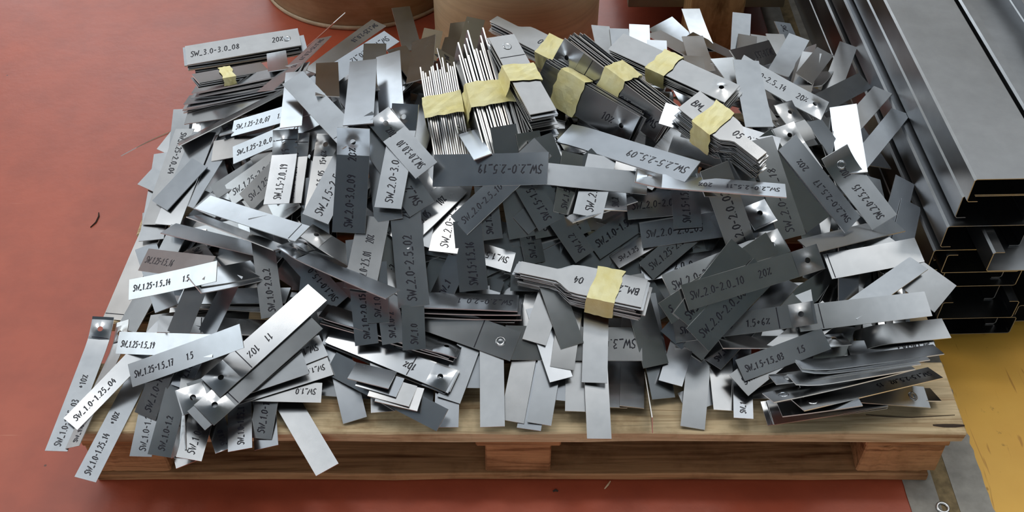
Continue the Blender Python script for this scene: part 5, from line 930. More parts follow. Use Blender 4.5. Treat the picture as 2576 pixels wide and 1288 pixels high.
FILL = [
 ((0.138, 0.497, 0.271), (-0.077, 0.964, -0.255), (-0.996, -0.086, -0.024), 0.169, 0.038),
 ((0.167, 0.598, 0.229), (-0.139, 0.981, -0.137), (-0.99, -0.137, 0.027), 0.173, 0.032),
 ((0.259, 0.287, 0.219), (-0.788, 0.546, 0.286), (-0.615, -0.662, -0.428), 0.153, 0.045),
 ((0.416, 0.162, 0.141), (-0.918, 0.338, 0.21), (-0.397, -0.801, -0.448), 0.162, 0.038),
 ((0.044, 0.457, 0.274), (-0.747, 0.655, 0.112), (-0.663, -0.723, -0.193), 0.162, 0.042),
 ((-0.095, 0.62, 0.214), (-0.361, 0.915, -0.177), (-0.932, -0.349, 0.1), 0.173, 0.042),
 ((-0.486, 0.254, 0.148), (-0.001, 0.94, 0.342), (-0.969, 0.084, -0.233), 0.157, 0.042),
 ((0.28, 0.562, 0.251), (-0.228, 0.96, -0.162), (-0.966, -0.243, -0.084), 0.150, 0.032),
 ((0.233, 0.423, 0.268), (-0.848, 0.525, 0.071), (-0.529, -0.83, -0.176), 0.168, 0.042),
 ((0.44, 0.188, 0.153), (0.354, 0.859, 0.371), (-0.901, 0.206, 0.382), 0.167, 0.032),
 ((-0.326, 0.353, 0.221), (-0.58, 0.814, -0.031), (-0.705, -0.521, -0.481), 0.154, 0.042),
 ((-0.217, 0.533, 0.263), (0.068, 0.983, -0.17), (-0.993, 0.051, -0.104), 0.179, 0.032),
 ((-0.397, 0.647, 0.17), (0.787, 0.615, 0.036), (-0.57, 0.749, -0.337), 0.189, 0.038),
 ((0.146, 0.526, 0.265), (-0.879, 0.472, 0.065), (-0.467, -0.88, 0.081), 0.162, 0.045),
 ((0.473, 0.421, 0.215), (-0.287, 0.906, 0.31), (-0.857, -0.388, 0.34), 0.178, 0.042),
 ((-0.023, 0.213, 0.171), (-0.999, 0.009, 0.039), (-0.03, -0.815, -0.579), 0.188, 0.045),
 ((0.218, 0.448, 0.273), (0.089, 0.995, 0.042), (-0.996, 0.089, -0.0), 0.181, 0.042),
 ((0.512, 0.244, 0.156), (-0.738, 0.517, 0.433), (-0.639, -0.742, -0.203), 0.163, 0.042),
 ((-0.042, 0.545, 0.259), (-0.421, 0.878, -0.227), (-0.899, -0.437, -0.024), 0.180, 0.045),
 ((-0.168, 0.561, 0.251), (0.422, 0.899, -0.113), (-0.901, 0.43, 0.056), 0.188, 0.038),
 ((0.033, 0.135, 0.147), (-0.613, 0.743, 0.27), (-0.786, -0.54, -0.301), 0.179, 0.045),
 ((-0.368, 0.522, 0.224), (-0.375, 0.927, -0.013), (-0.875, -0.358, -0.327), 0.181, 0.042),
 ((-0.381, 0.308, 0.18), (-0.03, 0.959, 0.281), (-0.933, 0.074, -0.353), 0.169, 0.038),
 ((-0.374, 0.592, 0.205), (-0.167, 0.984, 0.067), (-0.96, -0.147, -0.24), 0.167, 0.042),
 ((-0.134, 0.415, 0.266), (0.14, 0.976, 0.169), (-0.983, 0.157, -0.091), 0.150, 0.045),
 ((0.506, 0.569, 0.178), (-0.909, 0.19, 0.371), (-0.109, -0.967, 0.229), 0.172, 0.042),
 ((-0.454, 0.373, 0.162), (-0.224, 0.969, 0.11), (-0.889, -0.156, -0.431), 0.183, 0.042),
 ((-0.131, 0.331, 0.24), (-0.867, 0.419, 0.271), (-0.495, -0.787, -0.368), 0.176, 0.045),
 ((-0.439, 0.386, 0.171), (0.076, 0.989, 0.128), (-0.873, 0.128, -0.471), 0.186, 0.045),
 ((-0.079, 0.645, 0.199), (0.549, 0.808, -0.213), (-0.832, 0.552, -0.049), 0.156, 0.042),
 ((0.27, 0.22, 0.175), (-0.147, 0.821, 0.552), (-0.986, -0.079, -0.145), 0.162, 0.042),
 ((0.179, 0.635, 0.205), (0.337, 0.926, -0.171), (-0.942, 0.331, -0.062), 0.169, 0.042),
 ((-0.287, 0.329, 0.225), (-0.09, 0.913, 0.399), (-0.94, 0.055, -0.337), 0.170, 0.045),
 ((0.02, 0.574, 0.244), (0.921, 0.382, -0.077), (-0.385, 0.922, -0.038), 0.161, 0.042),
 ((0.127, 0.491, 0.272), (-0.065, 0.997, -0.029), (-0.993, -0.061, 0.103), 0.183, 0.038),
 ((-0.05, 0.607, 0.222), (-0.771, 0.603, -0.207), (-0.634, -0.758, 0.152), 0.167, 0.045),
 ((0.402, 0.56, 0.234), (-0.33, 0.943, 0.048), (-0.837, -0.315, 0.447), 0.180, 0.042),
 ((0.377, 0.468, 0.265), (-0.132, 0.991, 0.006), (-0.934, -0.127, 0.333), 0.186, 0.038),
 ((-0.375, 0.468, 0.215), (0.163, 0.981, 0.103), (-0.809, 0.193, -0.555), 0.172, 0.032),
 ((0.358, 0.529, 0.26), (-0.966, 0.176, 0.19), (-0.151, -0.978, 0.142), 0.178, 0.032),
 ((0.128, 0.549, 0.257), (-0.519, 0.855, 0.002), (-0.854, -0.519, 0.038), 0.178, 0.045),
 ((-0.392, 0.415, 0.199), (-0.207, 0.977, 0.046), (-0.871, -0.162, -0.463), 0.165, 0.032),
 ((-0.247, 0.39, 0.256), (-0.309, 0.936, 0.165), (-0.929, -0.26, -0.264), 0.150, 0.032),
 ((-0.208, 0.408, 0.264), (0.98, 0.188, -0.066), (-0.17, 0.96, 0.221), 0.178, 0.038),
 ((0.077, 0.457, 0.274), (0.778, 0.618, 0.107), (-0.626, 0.754, 0.197), 0.153, 0.038),
 ((-0.275, 0.503, 0.259), (0.381, 0.923, 0.052), (-0.893, 0.382, -0.238), 0.179, 0.038),
 ((-0.177, 0.391, 0.261), (0.117, 0.964, 0.239), (-0.984, 0.145, -0.103), 0.166, 0.045),
 ((-0.022, 0.234, 0.185), (-0.258, 0.802, 0.538), (-0.966, -0.212, -0.147), 0.188, 0.038),
 ((0.461, 0.34, 0.204), (-0.782, 0.384, 0.492), (-0.491, -0.865, -0.105), 0.162, 0.042),
 ((0.332, 0.268, 0.208), (-0.469, 0.771, 0.431), (-0.883, -0.386, -0.268), 0.188, 0.042),
 ((0.02, 0.403, 0.264), (0.952, 0.303, -0.032), (-0.298, 0.948, 0.111), 0.151, 0.038),
 ((-0.341, 0.339, 0.209), (0.088, 0.893, 0.442), (-0.941, 0.22, -0.256), 0.162, 0.045),
 ((-0.198, 0.321, 0.235), (-0.933, 0.312, 0.179), (-0.359, -0.824, -0.438), 0.185, 0.045),
 ((-0.174, 0.504, 0.271), (0.141, 0.985, -0.102), (-0.989, 0.136, -0.056), 0.184, 0.038),
 ((-0.428, 0.451, 0.184), (-0.456, 0.872, -0.179), (-0.736, -0.482, -0.475), 0.157, 0.038),
 ((0.241, 0.392, 0.261), (0.168, 0.98, 0.108), (-0.984, 0.161, 0.072), 0.157, 0.042),
 ((-0.243, 0.491, 0.268), (-0.509, 0.853, -0.12), (-0.857, -0.515, -0.025), 0.188, 0.045),
 ((0.254, 0.201, 0.162), (-0.1, 0.853, 0.513), (-0.994, -0.104, -0.021), 0.157, 0.032),
 ((0.054, 0.653, 0.195), (0.974, 0.199, -0.108), (-0.217, 0.955, -0.203), 0.186, 0.045),
 ((-0.457, 0.327, 0.151), (-0.715, 0.674, -0.186), (-0.594, -0.726, -0.347), 0.152, 0.045),
 ((-0.061, 0.434, 0.27), (-0.575, 0.818, -0.02), (-0.81, -0.572, -0.133), 0.176, 0.038),
 ((0.047, 0.61, 0.22), (0.993, 0.022, -0.118), (-0.053, 0.963, -0.264), 0.172, 0.045),
 ((-0.086, 0.514, 0.269), (-0.723, 0.689, -0.046), (-0.69, -0.717, 0.101), 0.178, 0.038),
 ((-0.019, 0.521, 0.267), (-0.115, 0.993, -0.028), (-0.993, -0.115, 0.009), 0.169, 0.032),
 ((0.335, 0.64, 0.202), (0.705, 0.664, -0.251), (-0.701, 0.706, -0.1), 0.178, 0.042),
 ((0.429, 0.588, 0.207), (-0.706, 0.691, 0.159), (-0.633, -0.715, 0.296), 0.150, 0.042),
 ((0.173, 0.509, 0.27), (0.525, 0.838, -0.148), (-0.849, 0.529, -0.014), 0.179, 0.045),
 ((-0.26, 0.542, 0.254), (0.863, 0.506, -0.018), (-0.504, 0.857, -0.109), 0.161, 0.042),
 ((0.295, 0.381, 0.259), (0.442, 0.864, 0.241), (-0.897, 0.432, 0.094), 0.184, 0.032),
 ((-0.301, 0.3, 0.207), (-0.352, 0.902, 0.251), (-0.892, -0.242, -0.38), 0.183, 0.032),
 ((-0.26, 0.412, 0.257), (0.106, 0.975, 0.194), (-0.951, 0.156, -0.268), 0.167, 0.045),
 ((-0.428, 0.23, 0.153), (0.066, 0.935, 0.349), (-0.94, 0.175, -0.292), 0.181, 0.038),
 ((0.037, 0.641, 0.201), (0.111, 0.968, -0.223), (-0.993, 0.114, 0.001), 0.189, 0.032),
 ((0.458, 0.179, 0.134), (0.831, 0.548, 0.1), (-0.53, 0.724, 0.441), 0.183, 0.042),
 ((0.07, 0.255, 0.2), (0.776, 0.552, 0.306), (-0.629, 0.636, 0.448), 0.189, 0.032),
 ((0.132, 0.283, 0.216), (0.994, 0.108, 0.017), (-0.1, 0.837, 0.538), 0.157, 0.032),
 ((0.284, 0.207, 0.171), (0.359, 0.713, 0.603), (-0.93, 0.329, 0.165), 0.169, 0.045),
 ((0.407, 0.423, 0.248), (0.006, 0.994, 0.112), (-0.934, -0.034, 0.355), 0.173, 0.038),
 ((0.199, 0.414, 0.266), (-0.559, 0.804, 0.201), (-0.825, -0.563, -0.041), 0.168, 0.032),
 ((0.041, 0.533, 0.263), (0.316, 0.948, -0.051), (-0.947, 0.318, 0.047), 0.153, 0.032),
 ((0.307, 0.415, 0.266), (-0.995, 0.084, 0.048), (-0.094, -0.952, -0.292), 0.151, 0.038),
 ((-0.479, 0.505, 0.17), (0.72, 0.564, 0.403), (-0.637, 0.769, 0.062), 0.178, 0.038),
 ((-0.424, 0.245, 0.15), (0.081, 0.943, 0.322), (-0.944, 0.177, -0.28), 0.180, 0.038),
 ((0.459, 0.417, 0.222), (-0.041, 0.988, 0.151), (-0.868, -0.11, 0.484), 0.172, 0.042),
 ((-0.231, 0.532, 0.262), (-0.344, 0.927, -0.15), (-0.932, -0.357, -0.066), 0.157, 0.032),
 ((0.078, 0.425, 0.268), (0.75, 0.651, 0.119), (-0.661, 0.746, 0.085), 0.169, 0.038),
 ((-0.221, 0.207, 0.166), (0.996, 0.081, 0.027), (-0.084, 0.878, 0.471), 0.155, 0.038),
 ((-0.074, 0.235, 0.186), (0.979, 0.2, 0.048), (-0.186, 0.762, 0.621), 0.188, 0.038),
 ((0.375, 0.633, 0.198), (-0.664, 0.745, -0.062), (-0.726, -0.622, 0.292), 0.187, 0.038),
 ((0.441, 0.418, 0.231), (-0.431, 0.874, 0.224), (-0.805, -0.484, 0.342), 0.154, 0.042),
 ((-0.39, 0.418, 0.218), (-0.295, 0.956, 0.01), (-0.798, -0.24, -0.553), 0.179, 0.032),
 ((-0.151, 0.543, 0.277), (-0.936, 0.344, 0.073), (-0.333, -0.934, 0.133), 0.190, 0.032),
 ((-0.285, 0.623, 0.222), (0.028, 0.983, -0.181), (-0.98, -0.009, -0.198), 0.188, 0.038),
 ((0.206, 0.342, 0.263), (-0.758, 0.639, 0.132), (-0.635, -0.676, -0.374), 0.179, 0.042),
 ((0.16, 0.513, 0.286), (-0.984, 0.175, -0.043), (-0.177, -0.981, 0.076), 0.153, 0.045),
 ((-0.504, 0.295, 0.149), (0.581, 0.705, 0.407), (-0.751, 0.657, -0.067), 0.154, 0.045),
 ((-0.076, 0.143, 0.149), (0.132, 0.896, 0.423), (-0.989, 0.149, -0.007), 0.155, 0.032),
 ((-0.554, 0.513, 0.165), (0.033, 0.855, 0.518), (-0.98, 0.129, -0.151), 0.165, 0.032),
 ((-0.501, 0.277, 0.142), (-0.902, 0.348, -0.255), (-0.294, -0.928, -0.228), 0.176, 0.032),
 ((-0.319, 0.296, 0.217), (0.639, 0.653, 0.407), (-0.712, 0.702, -0.011), 0.151, 0.038),
 ((0.439, 0.123, 0.154), (0.447, 0.82, 0.357), (-0.893, 0.389, 0.225), 0.190, 0.038),
 ((-0.474, 0.463, 0.178), (-0.415, 0.908, -0.061), (-0.764, -0.384, -0.518), 0.180, 0.045),
 ((0.516, 0.407, 0.207), (-0.014, 0.986, 0.167), (-0.904, -0.084, 0.42), 0.157, 0.045),
 ((0.172, 0.241, 0.207), (-0.378, 0.757, 0.533), (-0.926, -0.312, -0.212), 0.186, 0.032),
 ((-0.113, 0.221, 0.193), (-0.94, 0.315, 0.133), (-0.336, -0.782, -0.525), 0.189, 0.038),
 ((-0.265, 0.374, 0.265), (-0.608, 0.794, 0.021), (-0.753, -0.568, -0.332), 0.150, 0.038),
 ((0.43, 0.519, 0.254), (0.796, 0.377, -0.473), (-0.376, 0.921, 0.101), 0.186, 0.042),
 ((0.239, 0.62, 0.231), (0.86, 0.51, 0.035), (-0.475, 0.823, -0.312), 0.187, 0.032),
 ((-0.322, 0.42, 0.252), (0.15, 0.947, 0.283), (-0.879, 0.259, -0.4), 0.168, 0.032),
 ((-0.141, 0.245, 0.21), (0.944, 0.231, 0.233), (-0.323, 0.784, 0.53), 0.160, 0.032),
 ((0.141, 0.275, 0.229), (-0.938, 0.272, 0.217), (-0.342, -0.836, -0.429), 0.168, 0.038),
 ((0.105, 0.386, 0.277), (0.152, 0.955, 0.254), (-0.988, 0.138, 0.075), 0.178, 0.045),
 ((0.041, 0.469, 0.291), (0.991, 0.133, 0.008), (-0.133, 0.991, -0.025), 0.179, 0.042),
 ((0.167, 0.592, 0.249), (0.129, 0.969, -0.212), (-0.986, 0.148, 0.075), 0.184, 0.032),
 ((-0.106, 0.222, 0.194), (0.335, 0.779, 0.531), (-0.941, 0.249, 0.229), 0.170, 0.045),
 ((0.157, 0.306, 0.245), (-0.959, 0.281, -0.041), (-0.239, -0.876, -0.418), 0.157, 0.045),
 ((0.488, 0.247, 0.173), (0.139, 0.891, 0.433), (-0.947, -0.008, 0.321), 0.188, 0.038),
 ((0.062, 0.447, 0.289), (-0.333, 0.943, 0.003), (-0.943, -0.333, -0.01), 0.162, 0.032),
 ((-0.34, 0.298, 0.21), (-0.612, 0.791, 0.003), (-0.696, -0.537, -0.476), 0.153, 0.032),
 ((-0.453, 0.579, 0.206), (-0.766, 0.642, 0.013), (-0.601, -0.71, -0.368), 0.172, 0.038),
 ((0.153, 0.486, 0.289), (0.955, 0.297, -0.007), (-0.297, 0.955, -0.007), 0.153, 0.042),
 ((-0.1, 0.578, 0.258), (-0.983, 0.165, -0.08), (-0.175, -0.974, 0.143), 0.182, 0.045),
 ((-0.443, 0.292, 0.165), (0.505, 0.752, 0.423), (-0.782, 0.606, -0.146), 0.154, 0.042),
 ((0.485, 0.626, 0.173), (-0.338, 0.94, 0.051), (-0.821, -0.321, 0.473), 0.153, 0.045),
 ((-0.07, 0.201, 0.18), (0.816, 0.498, 0.293), (-0.576, 0.746, 0.335), 0.171, 0.038),
 ((-0.217, 0.569, 0.263), (-0.811, 0.571, -0.129), (-0.586, -0.795, 0.159), 0.175, 0.042),
 ((-0.242, 0.499, 0.284), (0.165, 0.986, 0.026), (-0.972, 0.167, -0.168), 0.158, 0.032),
 ((-0.061, 0.177, 0.164), (-0.6, 0.671, 0.435), (-0.8, -0.517, -0.306), 0.160, 0.045),
 ((0.4, 0.133, 0.141), (0.75, 0.622, 0.225), (-0.655, 0.647, 0.391), 0.164, 0.032),
 ((0.048, 0.38, 0.276), (0.06, 0.965, 0.256), (-0.998, 0.059, 0.011), 0.184, 0.042),
 ((-0.237, 0.36, 0.269), (0.016, 0.925, 0.38), (-0.991, 0.065, -0.115), 0.188, 0.032),
 ((-0.179, 0.491, 0.289), (-0.078, 0.992, -0.095), (-0.991, -0.067, 0.113), 0.170, 0.032),
 ((0.044, 0.334, 0.259), (0.999, 0.02, -0.031), (-0.006, 0.924, 0.382), 0.189, 0.038),
 ((-0.371, 0.138, 0.139), (0.94, 0.254, 0.227), (-0.307, 0.922, 0.237), 0.167, 0.038),
 ((0.163, 0.61, 0.238), (-0.977, 0.209, -0.034), (-0.212, -0.961, 0.179), 0.165, 0.042),
 ((0.064, 0.377, 0.275), (0.622, 0.74, 0.257), (-0.782, 0.606, 0.147), 0.186, 0.032),
 ((-0.532, 0.531, 0.179), (0.391, 0.779, 0.49), (-0.887, 0.46, -0.023), 0.184, 0.038),
 ((-0.537, 0.587, 0.185), (0.477, 0.829, 0.292), (-0.875, 0.481, 0.062), 0.154, 0.042),
 ((0.434, 0.138, 0.137), (0.855, 0.504, 0.121), (-0.504, 0.755, 0.42), 0.185, 0.045),
 ((-0.374, 0.631, 0.201), (0.301, 0.954, 0.0), (-0.927, 0.293, -0.234), 0.168, 0.045),
 ((0.516, 0.203, 0.151), (0.14, 0.942, 0.306), (-0.949, 0.04, 0.312), 0.184, 0.042),
 ((0.294, 0.579, 0.258), (-0.47, 0.845, -0.255), (-0.876, -0.481, 0.023), 0.176, 0.045),
 ((0.261, 0.158, 0.158), (-0.678, 0.619, 0.397), (-0.73, -0.629, -0.266), 0.189, 0.038),
 ((0.118, 0.258, 0.219), (0.92, 0.309, 0.24), (-0.39, 0.773, 0.501), 0.167, 0.032),
 ((0.272, 0.472, 0.291), (-0.151, 0.978, -0.14), (-0.988, -0.156, -0.023), 0.179, 0.032),
 ((-0.014, 0.262, 0.221), (-0.949, 0.304, 0.08), (-0.3, -0.798, -0.523), 0.161, 0.045),
 ((0.432, 0.237, 0.186), (-0.107, 0.856, 0.507), (-0.978, -0.183, 0.103), 0.189, 0.032),
 ((-0.454, 0.49, 0.194), (-0.167, 0.958, 0.233), (-0.907, -0.056, -0.418), 0.177, 0.032),
 ((0.478, 0.591, 0.197), (0.565, 0.713, -0.415), (-0.663, 0.692, 0.286), 0.153, 0.045),
 ((0.427, 0.554, 0.244), (0.174, 0.962, -0.212), (-0.887, 0.247, 0.391), 0.156, 0.045),
 ((-0.462, 0.246, 0.158), (0.906, 0.171, 0.386), (-0.292, 0.915, 0.28), 0.184, 0.042),
 ((0.361, 0.347, 0.261), (0.475, 0.835, 0.279), (-0.853, 0.357, 0.381), 0.176, 0.045),
 ((-0.489, 0.233, 0.133), (-0.961, 0.243, -0.134), (-0.173, -0.901, -0.397), 0.154, 0.032),
 ((0.473, 0.216, 0.163), (0.345, 0.853, 0.392), (-0.906, 0.192, 0.378), 0.162, 0.042),
 ((0.031, 0.658, 0.209), (0.105, 0.963, -0.248), (-0.993, 0.117, 0.035), 0.152, 0.042),
 ((-0.029, 0.231, 0.2), (0.539, 0.708, 0.457), (-0.842, 0.439, 0.312), 0.188, 0.032),
 ((-0.123, 0.57, 0.263), (0.015, 0.992, -0.127), (-0.996, 0.004, -0.089), 0.179, 0.045),
 ((-0.16, 0.144, 0.156), (0.116, 0.861, 0.495), (-0.993, 0.105, 0.051), 0.156, 0.045),
 ((0.449, 0.521, 0.244), (-0.313, 0.949, 0.048), (-0.852, -0.303, 0.426), 0.156, 0.032),
 ((-0.509, 0.345, 0.155), (0.684, 0.612, 0.396), (-0.646, 0.761, -0.059), 0.190, 0.042),
 ((-0.312, 0.317, 0.228), (-0.941, 0.178, -0.288), (-0.045, -0.908, -0.416), 0.162, 0.038),
 ((0.447, 0.43, 0.247), (-0.867, 0.263, 0.422), (-0.242, -0.965, 0.103), 0.164, 0.042),
 ((0.299, 0.326, 0.255), (-0.04, 0.885, 0.463), (-0.999, -0.036, -0.018), 0.159, 0.032),
 ((-0.269, 0.318, 0.242), (0.412, 0.804, 0.429), (-0.908, 0.399, 0.124), 0.188, 0.045),
 ((-0.553, 0.469, 0.155), (0.356, 0.809, 0.468), (-0.892, 0.443, -0.088), 0.161, 0.038),
 ((0.398, 0.528, 0.266), (-0.263, 0.965, -0.001), (-0.9, -0.245, 0.362), 0.159, 0.032),
 ((-0.295, 0.271, 0.213), (0.107, 0.875, 0.472), (-0.958, 0.217, -0.187), 0.156, 0.038),
 ((-0.427, 0.403, 0.196), (-0.807, 0.432, -0.402), (-0.385, -0.902, -0.196), 0.175, 0.042),
 ((-0.038, 0.374, 0.275), (0.051, 0.942, 0.332), (-0.995, 0.078, -0.068), 0.171, 0.032),
 ((-0.222, 0.383, 0.275), (0.643, 0.752, 0.144), (-0.765, 0.637, 0.093), 0.169, 0.042),
 ((-0.41, 0.311, 0.185), (-0.91, 0.311, -0.276), (-0.208, -0.915, -0.347), 0.151, 0.045),
 ((-0.358, 0.374, 0.228), (-0.771, 0.601, -0.213), (-0.455, -0.753, -0.476), 0.161, 0.042),
 ((0.303, 0.632, 0.223), (-0.5, 0.849, -0.171), (-0.866, -0.484, 0.125), 0.163, 0.038),
 ((-0.148, 0.418, 0.284), (0.174, 0.978, 0.115), (-0.982, 0.163, 0.099), 0.178, 0.038),
 ((0.074, 0.525, 0.283), (0.259, 0.954, -0.152), (-0.96, 0.272, 0.067), 0.167, 0.045),
 ((0.236, 0.169, 0.164), (0.101, 0.839, 0.534), (-0.995, 0.1, 0.031), 0.176, 0.032),
 ((0.403, 0.122, 0.151), (-0.028, 0.93, 0.366), (-0.998, -0.047, 0.042), 0.188, 0.032),
 ((-0.083, 0.605, 0.24), (-0.745, 0.625, -0.232), (-0.658, -0.746, 0.105), 0.171, 0.042),
 ((0.24, 0.641, 0.218), (0.103, 0.973, -0.209), (-0.992, 0.117, 0.057), 0.188, 0.042),
 ((-0.004, 0.61, 0.238), (0.216, 0.962, -0.167), (-0.973, 0.198, -0.12), 0.163, 0.038),
 ((-0.294, 0.211, 0.176), (-0.82, 0.556, 0.138), (-0.531, -0.646, -0.549), 0.190, 0.032),
 ((0.144, 0.332, 0.258), (0.916, 0.323, 0.235), (-0.396, 0.815, 0.423), 0.181, 0.032),
 ((0.443, 0.297, 0.212), (0.244, 0.921, 0.303), (-0.925, 0.128, 0.358), 0.182, 0.032),
 ((-0.208, 0.383, 0.276), (-0.474, 0.834, 0.281), (-0.879, -0.467, -0.096), 0.165, 0.042),
 ((-0.249, 0.305, 0.252), (-0.729, 0.659, 0.184), (-0.664, -0.618, -0.422), 0.190, 0.032),
 ((-0.215, 0.52, 0.296), (0.731, 0.681, 0.035), (-0.679, 0.732, -0.065), 0.190, 0.045),
 ((0.132, 0.29, 0.249), (-0.957, 0.281, 0.071), (-0.282, -0.846, -0.453), 0.186, 0.042),
 ((-0.325, 0.567, 0.258), (-0.914, 0.343, -0.218), (-0.337, -0.939, -0.064), 0.173, 0.042),
 ((0.082, 0.574, 0.273), (0.936, 0.34, -0.091), (-0.35, 0.927, -0.134), 0.169, 0.032),
 ((0.538, 0.233, 0.163), (0.073, 0.952, 0.298), (-0.985, 0.022, 0.172), 0.161, 0.042),
 ((0.458, 0.459, 0.258), (0.73, 0.588, -0.347), (-0.479, 0.803, 0.354), 0.159, 0.045),
 ((0.289, 0.237, 0.216), (-0.271, 0.76, 0.591), (-0.962, -0.24, -0.133), 0.154, 0.038),
 ((0.12, 0.347, 0.277), (-0.983, 0.106, 0.148), (-0.154, -0.916, -0.371), 0.168, 0.042),
 ((0.482, 0.422, 0.239), (-0.069, 0.99, 0.12), (-0.841, -0.122, 0.527), 0.156, 0.032),
 ((0.232, 0.392, 0.29), (0.604, 0.779, 0.168), (-0.794, 0.606, 0.044), 0.185, 0.042),
 ((0.496, 0.463, 0.237), (-0.4, 0.892, 0.213), (-0.789, -0.453, 0.415), 0.180, 0.042),
 ((-0.238, 0.59, 0.261), (-0.871, 0.475, -0.123), (-0.491, -0.843, 0.219), 0.161, 0.045),
 ((0.265, 0.233, 0.214), (0.305, 0.762, 0.571), (-0.952, 0.241, 0.187), 0.172, 0.038),
 ((-0.266, 0.078, 0.128), (-0.998, 0.051, 0.048), (-0.065, -0.934, -0.351), 0.175, 0.042),
 ((0.388, 0.654, 0.212), (-0.953, 0.209, 0.217), (-0.161, -0.962, 0.219), 0.178, 0.045),
 ((-0.126, 0.113, 0.147), (0.114, 0.908, 0.404), (-0.993, 0.105, 0.044), 0.150, 0.038),
 ((0.099, 0.65, 0.225), (-0.263, 0.948, -0.177), (-0.963, -0.248, 0.101), 0.162, 0.038),
 ((-0.404, 0.335, 0.207), (-0.4, 0.916, -0.026), (-0.769, -0.352, -0.534), 0.151, 0.038),
 ((0.143, 0.287, 0.247), (0.995, 0.088, 0.046), (-0.098, 0.835, 0.541), 0.157, 0.042),
 ((0.101, 0.319, 0.263), (-0.863, 0.423, 0.278), (-0.502, -0.785, -0.363), 0.169, 0.045),
 ((-0.425, 0.485, 0.219), (-0.473, 0.869, -0.147), (-0.705, -0.473, -0.528), 0.179, 0.045),
 ((0.487, 0.237, 0.181), (0.54, 0.82, 0.188), (-0.798, 0.428, 0.425), 0.164, 0.045),
 ((-0.479, 0.453, 0.186), (-0.351, 0.936, -0.036), (-0.834, -0.33, -0.442), 0.183, 0.045),
 ((-0.288, 0.262, 0.222), (-0.074, 0.858, 0.507), (-0.981, 0.028, -0.19), 0.185, 0.042),
 ((-0.262, 0.49, 0.292), (-0.277, 0.939, -0.204), (-0.907, -0.326, -0.267), 0.188, 0.038),
 ((-0.547, 0.308, 0.144), (-0.166, 0.964, 0.209), (-0.947, -0.096, -0.307), 0.170, 0.045),
 ((0.042, 0.179, 0.176), (0.518, 0.726, 0.452), (-0.855, 0.431, 0.287), 0.152, 0.032),
 ((0.235, 0.326, 0.267), (0.304, 0.83, 0.467), (-0.953, 0.261, 0.156), 0.189, 0.038),
 ((0.428, 0.109, 0.138), (-0.929, 0.326, 0.174), (-0.362, -0.896, -0.258), 0.187, 0.045),
 ((-0.365, 0.368, 0.236), (-0.434, 0.9, -0.047), (-0.796, -0.407, -0.448), 0.172, 0.042),
 ((-0.354, 0.302, 0.218), (0.791, 0.364, 0.493), (-0.492, 0.857, 0.157), 0.177, 0.042),
 ((0.555, 0.534, 0.197), (-0.159, 0.987, -0.032), (-0.944, -0.142, 0.299), 0.180, 0.042),
 ((-0.261, 0.569, 0.271), (-0.96, 0.228, -0.162), (-0.221, -0.973, -0.062), 0.169, 0.038),
 ((-0.179, 0.173, 0.173), (-0.622, 0.665, 0.413), (-0.777, -0.46, -0.429), 0.179, 0.042),
 ((0.11, 0.224, 0.207), (0.439, 0.75, 0.494), (-0.898, 0.377, 0.226), 0.190, 0.042),
 ((-0.478, 0.244, 0.151), (0.896, 0.258, 0.361), (-0.31, 0.946, 0.092), 0.160, 0.038),
 ((-0.27, 0.642, 0.225), (0.965, 0.242, 0.096), (-0.218, 0.952, -0.214), 0.187, 0.042),
 ((-0.286, 0.639, 0.224), (0.51, 0.855, -0.096), (-0.843, 0.475, -0.252), 0.170, 0.042),
 ((-0.138, 0.319, 0.264), (-0.466, 0.846, 0.259), (-0.88, -0.413, -0.235), 0.161, 0.042),
 ((-0.433, 0.586, 0.222), (-0.107, 0.991, 0.079), (-0.976, -0.09, -0.197), 0.170, 0.032),
 ((-0.064, 0.557, 0.283), (-0.409, 0.899, -0.157), (-0.912, -0.395, 0.112), 0.172, 0.042),
 ((-0.287, 0.186, 0.174), (0.059, 0.845, 0.532), (-0.993, 0.105, -0.057), 0.160, 0.045),
 ((-0.23, 0.62, 0.242), (-0.498, 0.791, -0.356), (-0.853, -0.521, 0.038), 0.181, 0.032),
 ((-0.413, 0.308, 0.195), (-0.925, 0.134, -0.356), (-0.027, -0.957, -0.289), 0.187, 0.038),
 ((-0.489, 0.472, 0.184), (-0.082, 0.948, 0.308), (-0.923, 0.045, -0.383), 0.168, 0.042),
 ((0.354, 0.074, 0.123), (1.0, 0.021, 0.017), (-0.024, 0.97, 0.241), 0.190, 0.038),
 ((-0.121, 0.145, 0.157), (-0.954, 0.278, 0.107), (-0.297, -0.854, -0.426), 0.170, 0.032),
 ((0.544, 0.236, 0.163), (0.008, 0.944, 0.331), (-0.945, -0.101, 0.312), 0.189, 0.042),
 ((-0.263, 0.461, 0.294), (0.452, 0.884, 0.117), (-0.862, 0.467, -0.196), 0.166, 0.042),
 ((0.393, 0.184, 0.174), (0.843, 0.504, 0.19), (-0.519, 0.666, 0.536), 0.166, 0.032),
 ((0.415, 0.138, 0.154), (-0.673, 0.626, 0.394), (-0.734, -0.633, -0.247), 0.168, 0.042),
 ((0.014, 0.257, 0.23), (0.033, 0.84, 0.542), (-0.999, 0.02, 0.03), 0.158, 0.042),
 ((0.393, 0.621, 0.229), (0.017, 0.986, -0.164), (-0.975, 0.052, 0.215), 0.157, 0.042),
 ((0.497, 0.589, 0.201), (0.115, 0.976, -0.184), (-0.903, 0.18, 0.39), 0.157, 0.045),
 ((0.325, 0.347, 0.278), (-0.656, 0.692, 0.301), (-0.752, -0.634, -0.18), 0.156, 0.042),
 ((0.223, 0.279, 0.243), (-0.197, 0.875, 0.442), (-0.978, -0.147, -0.147), 0.186, 0.032),
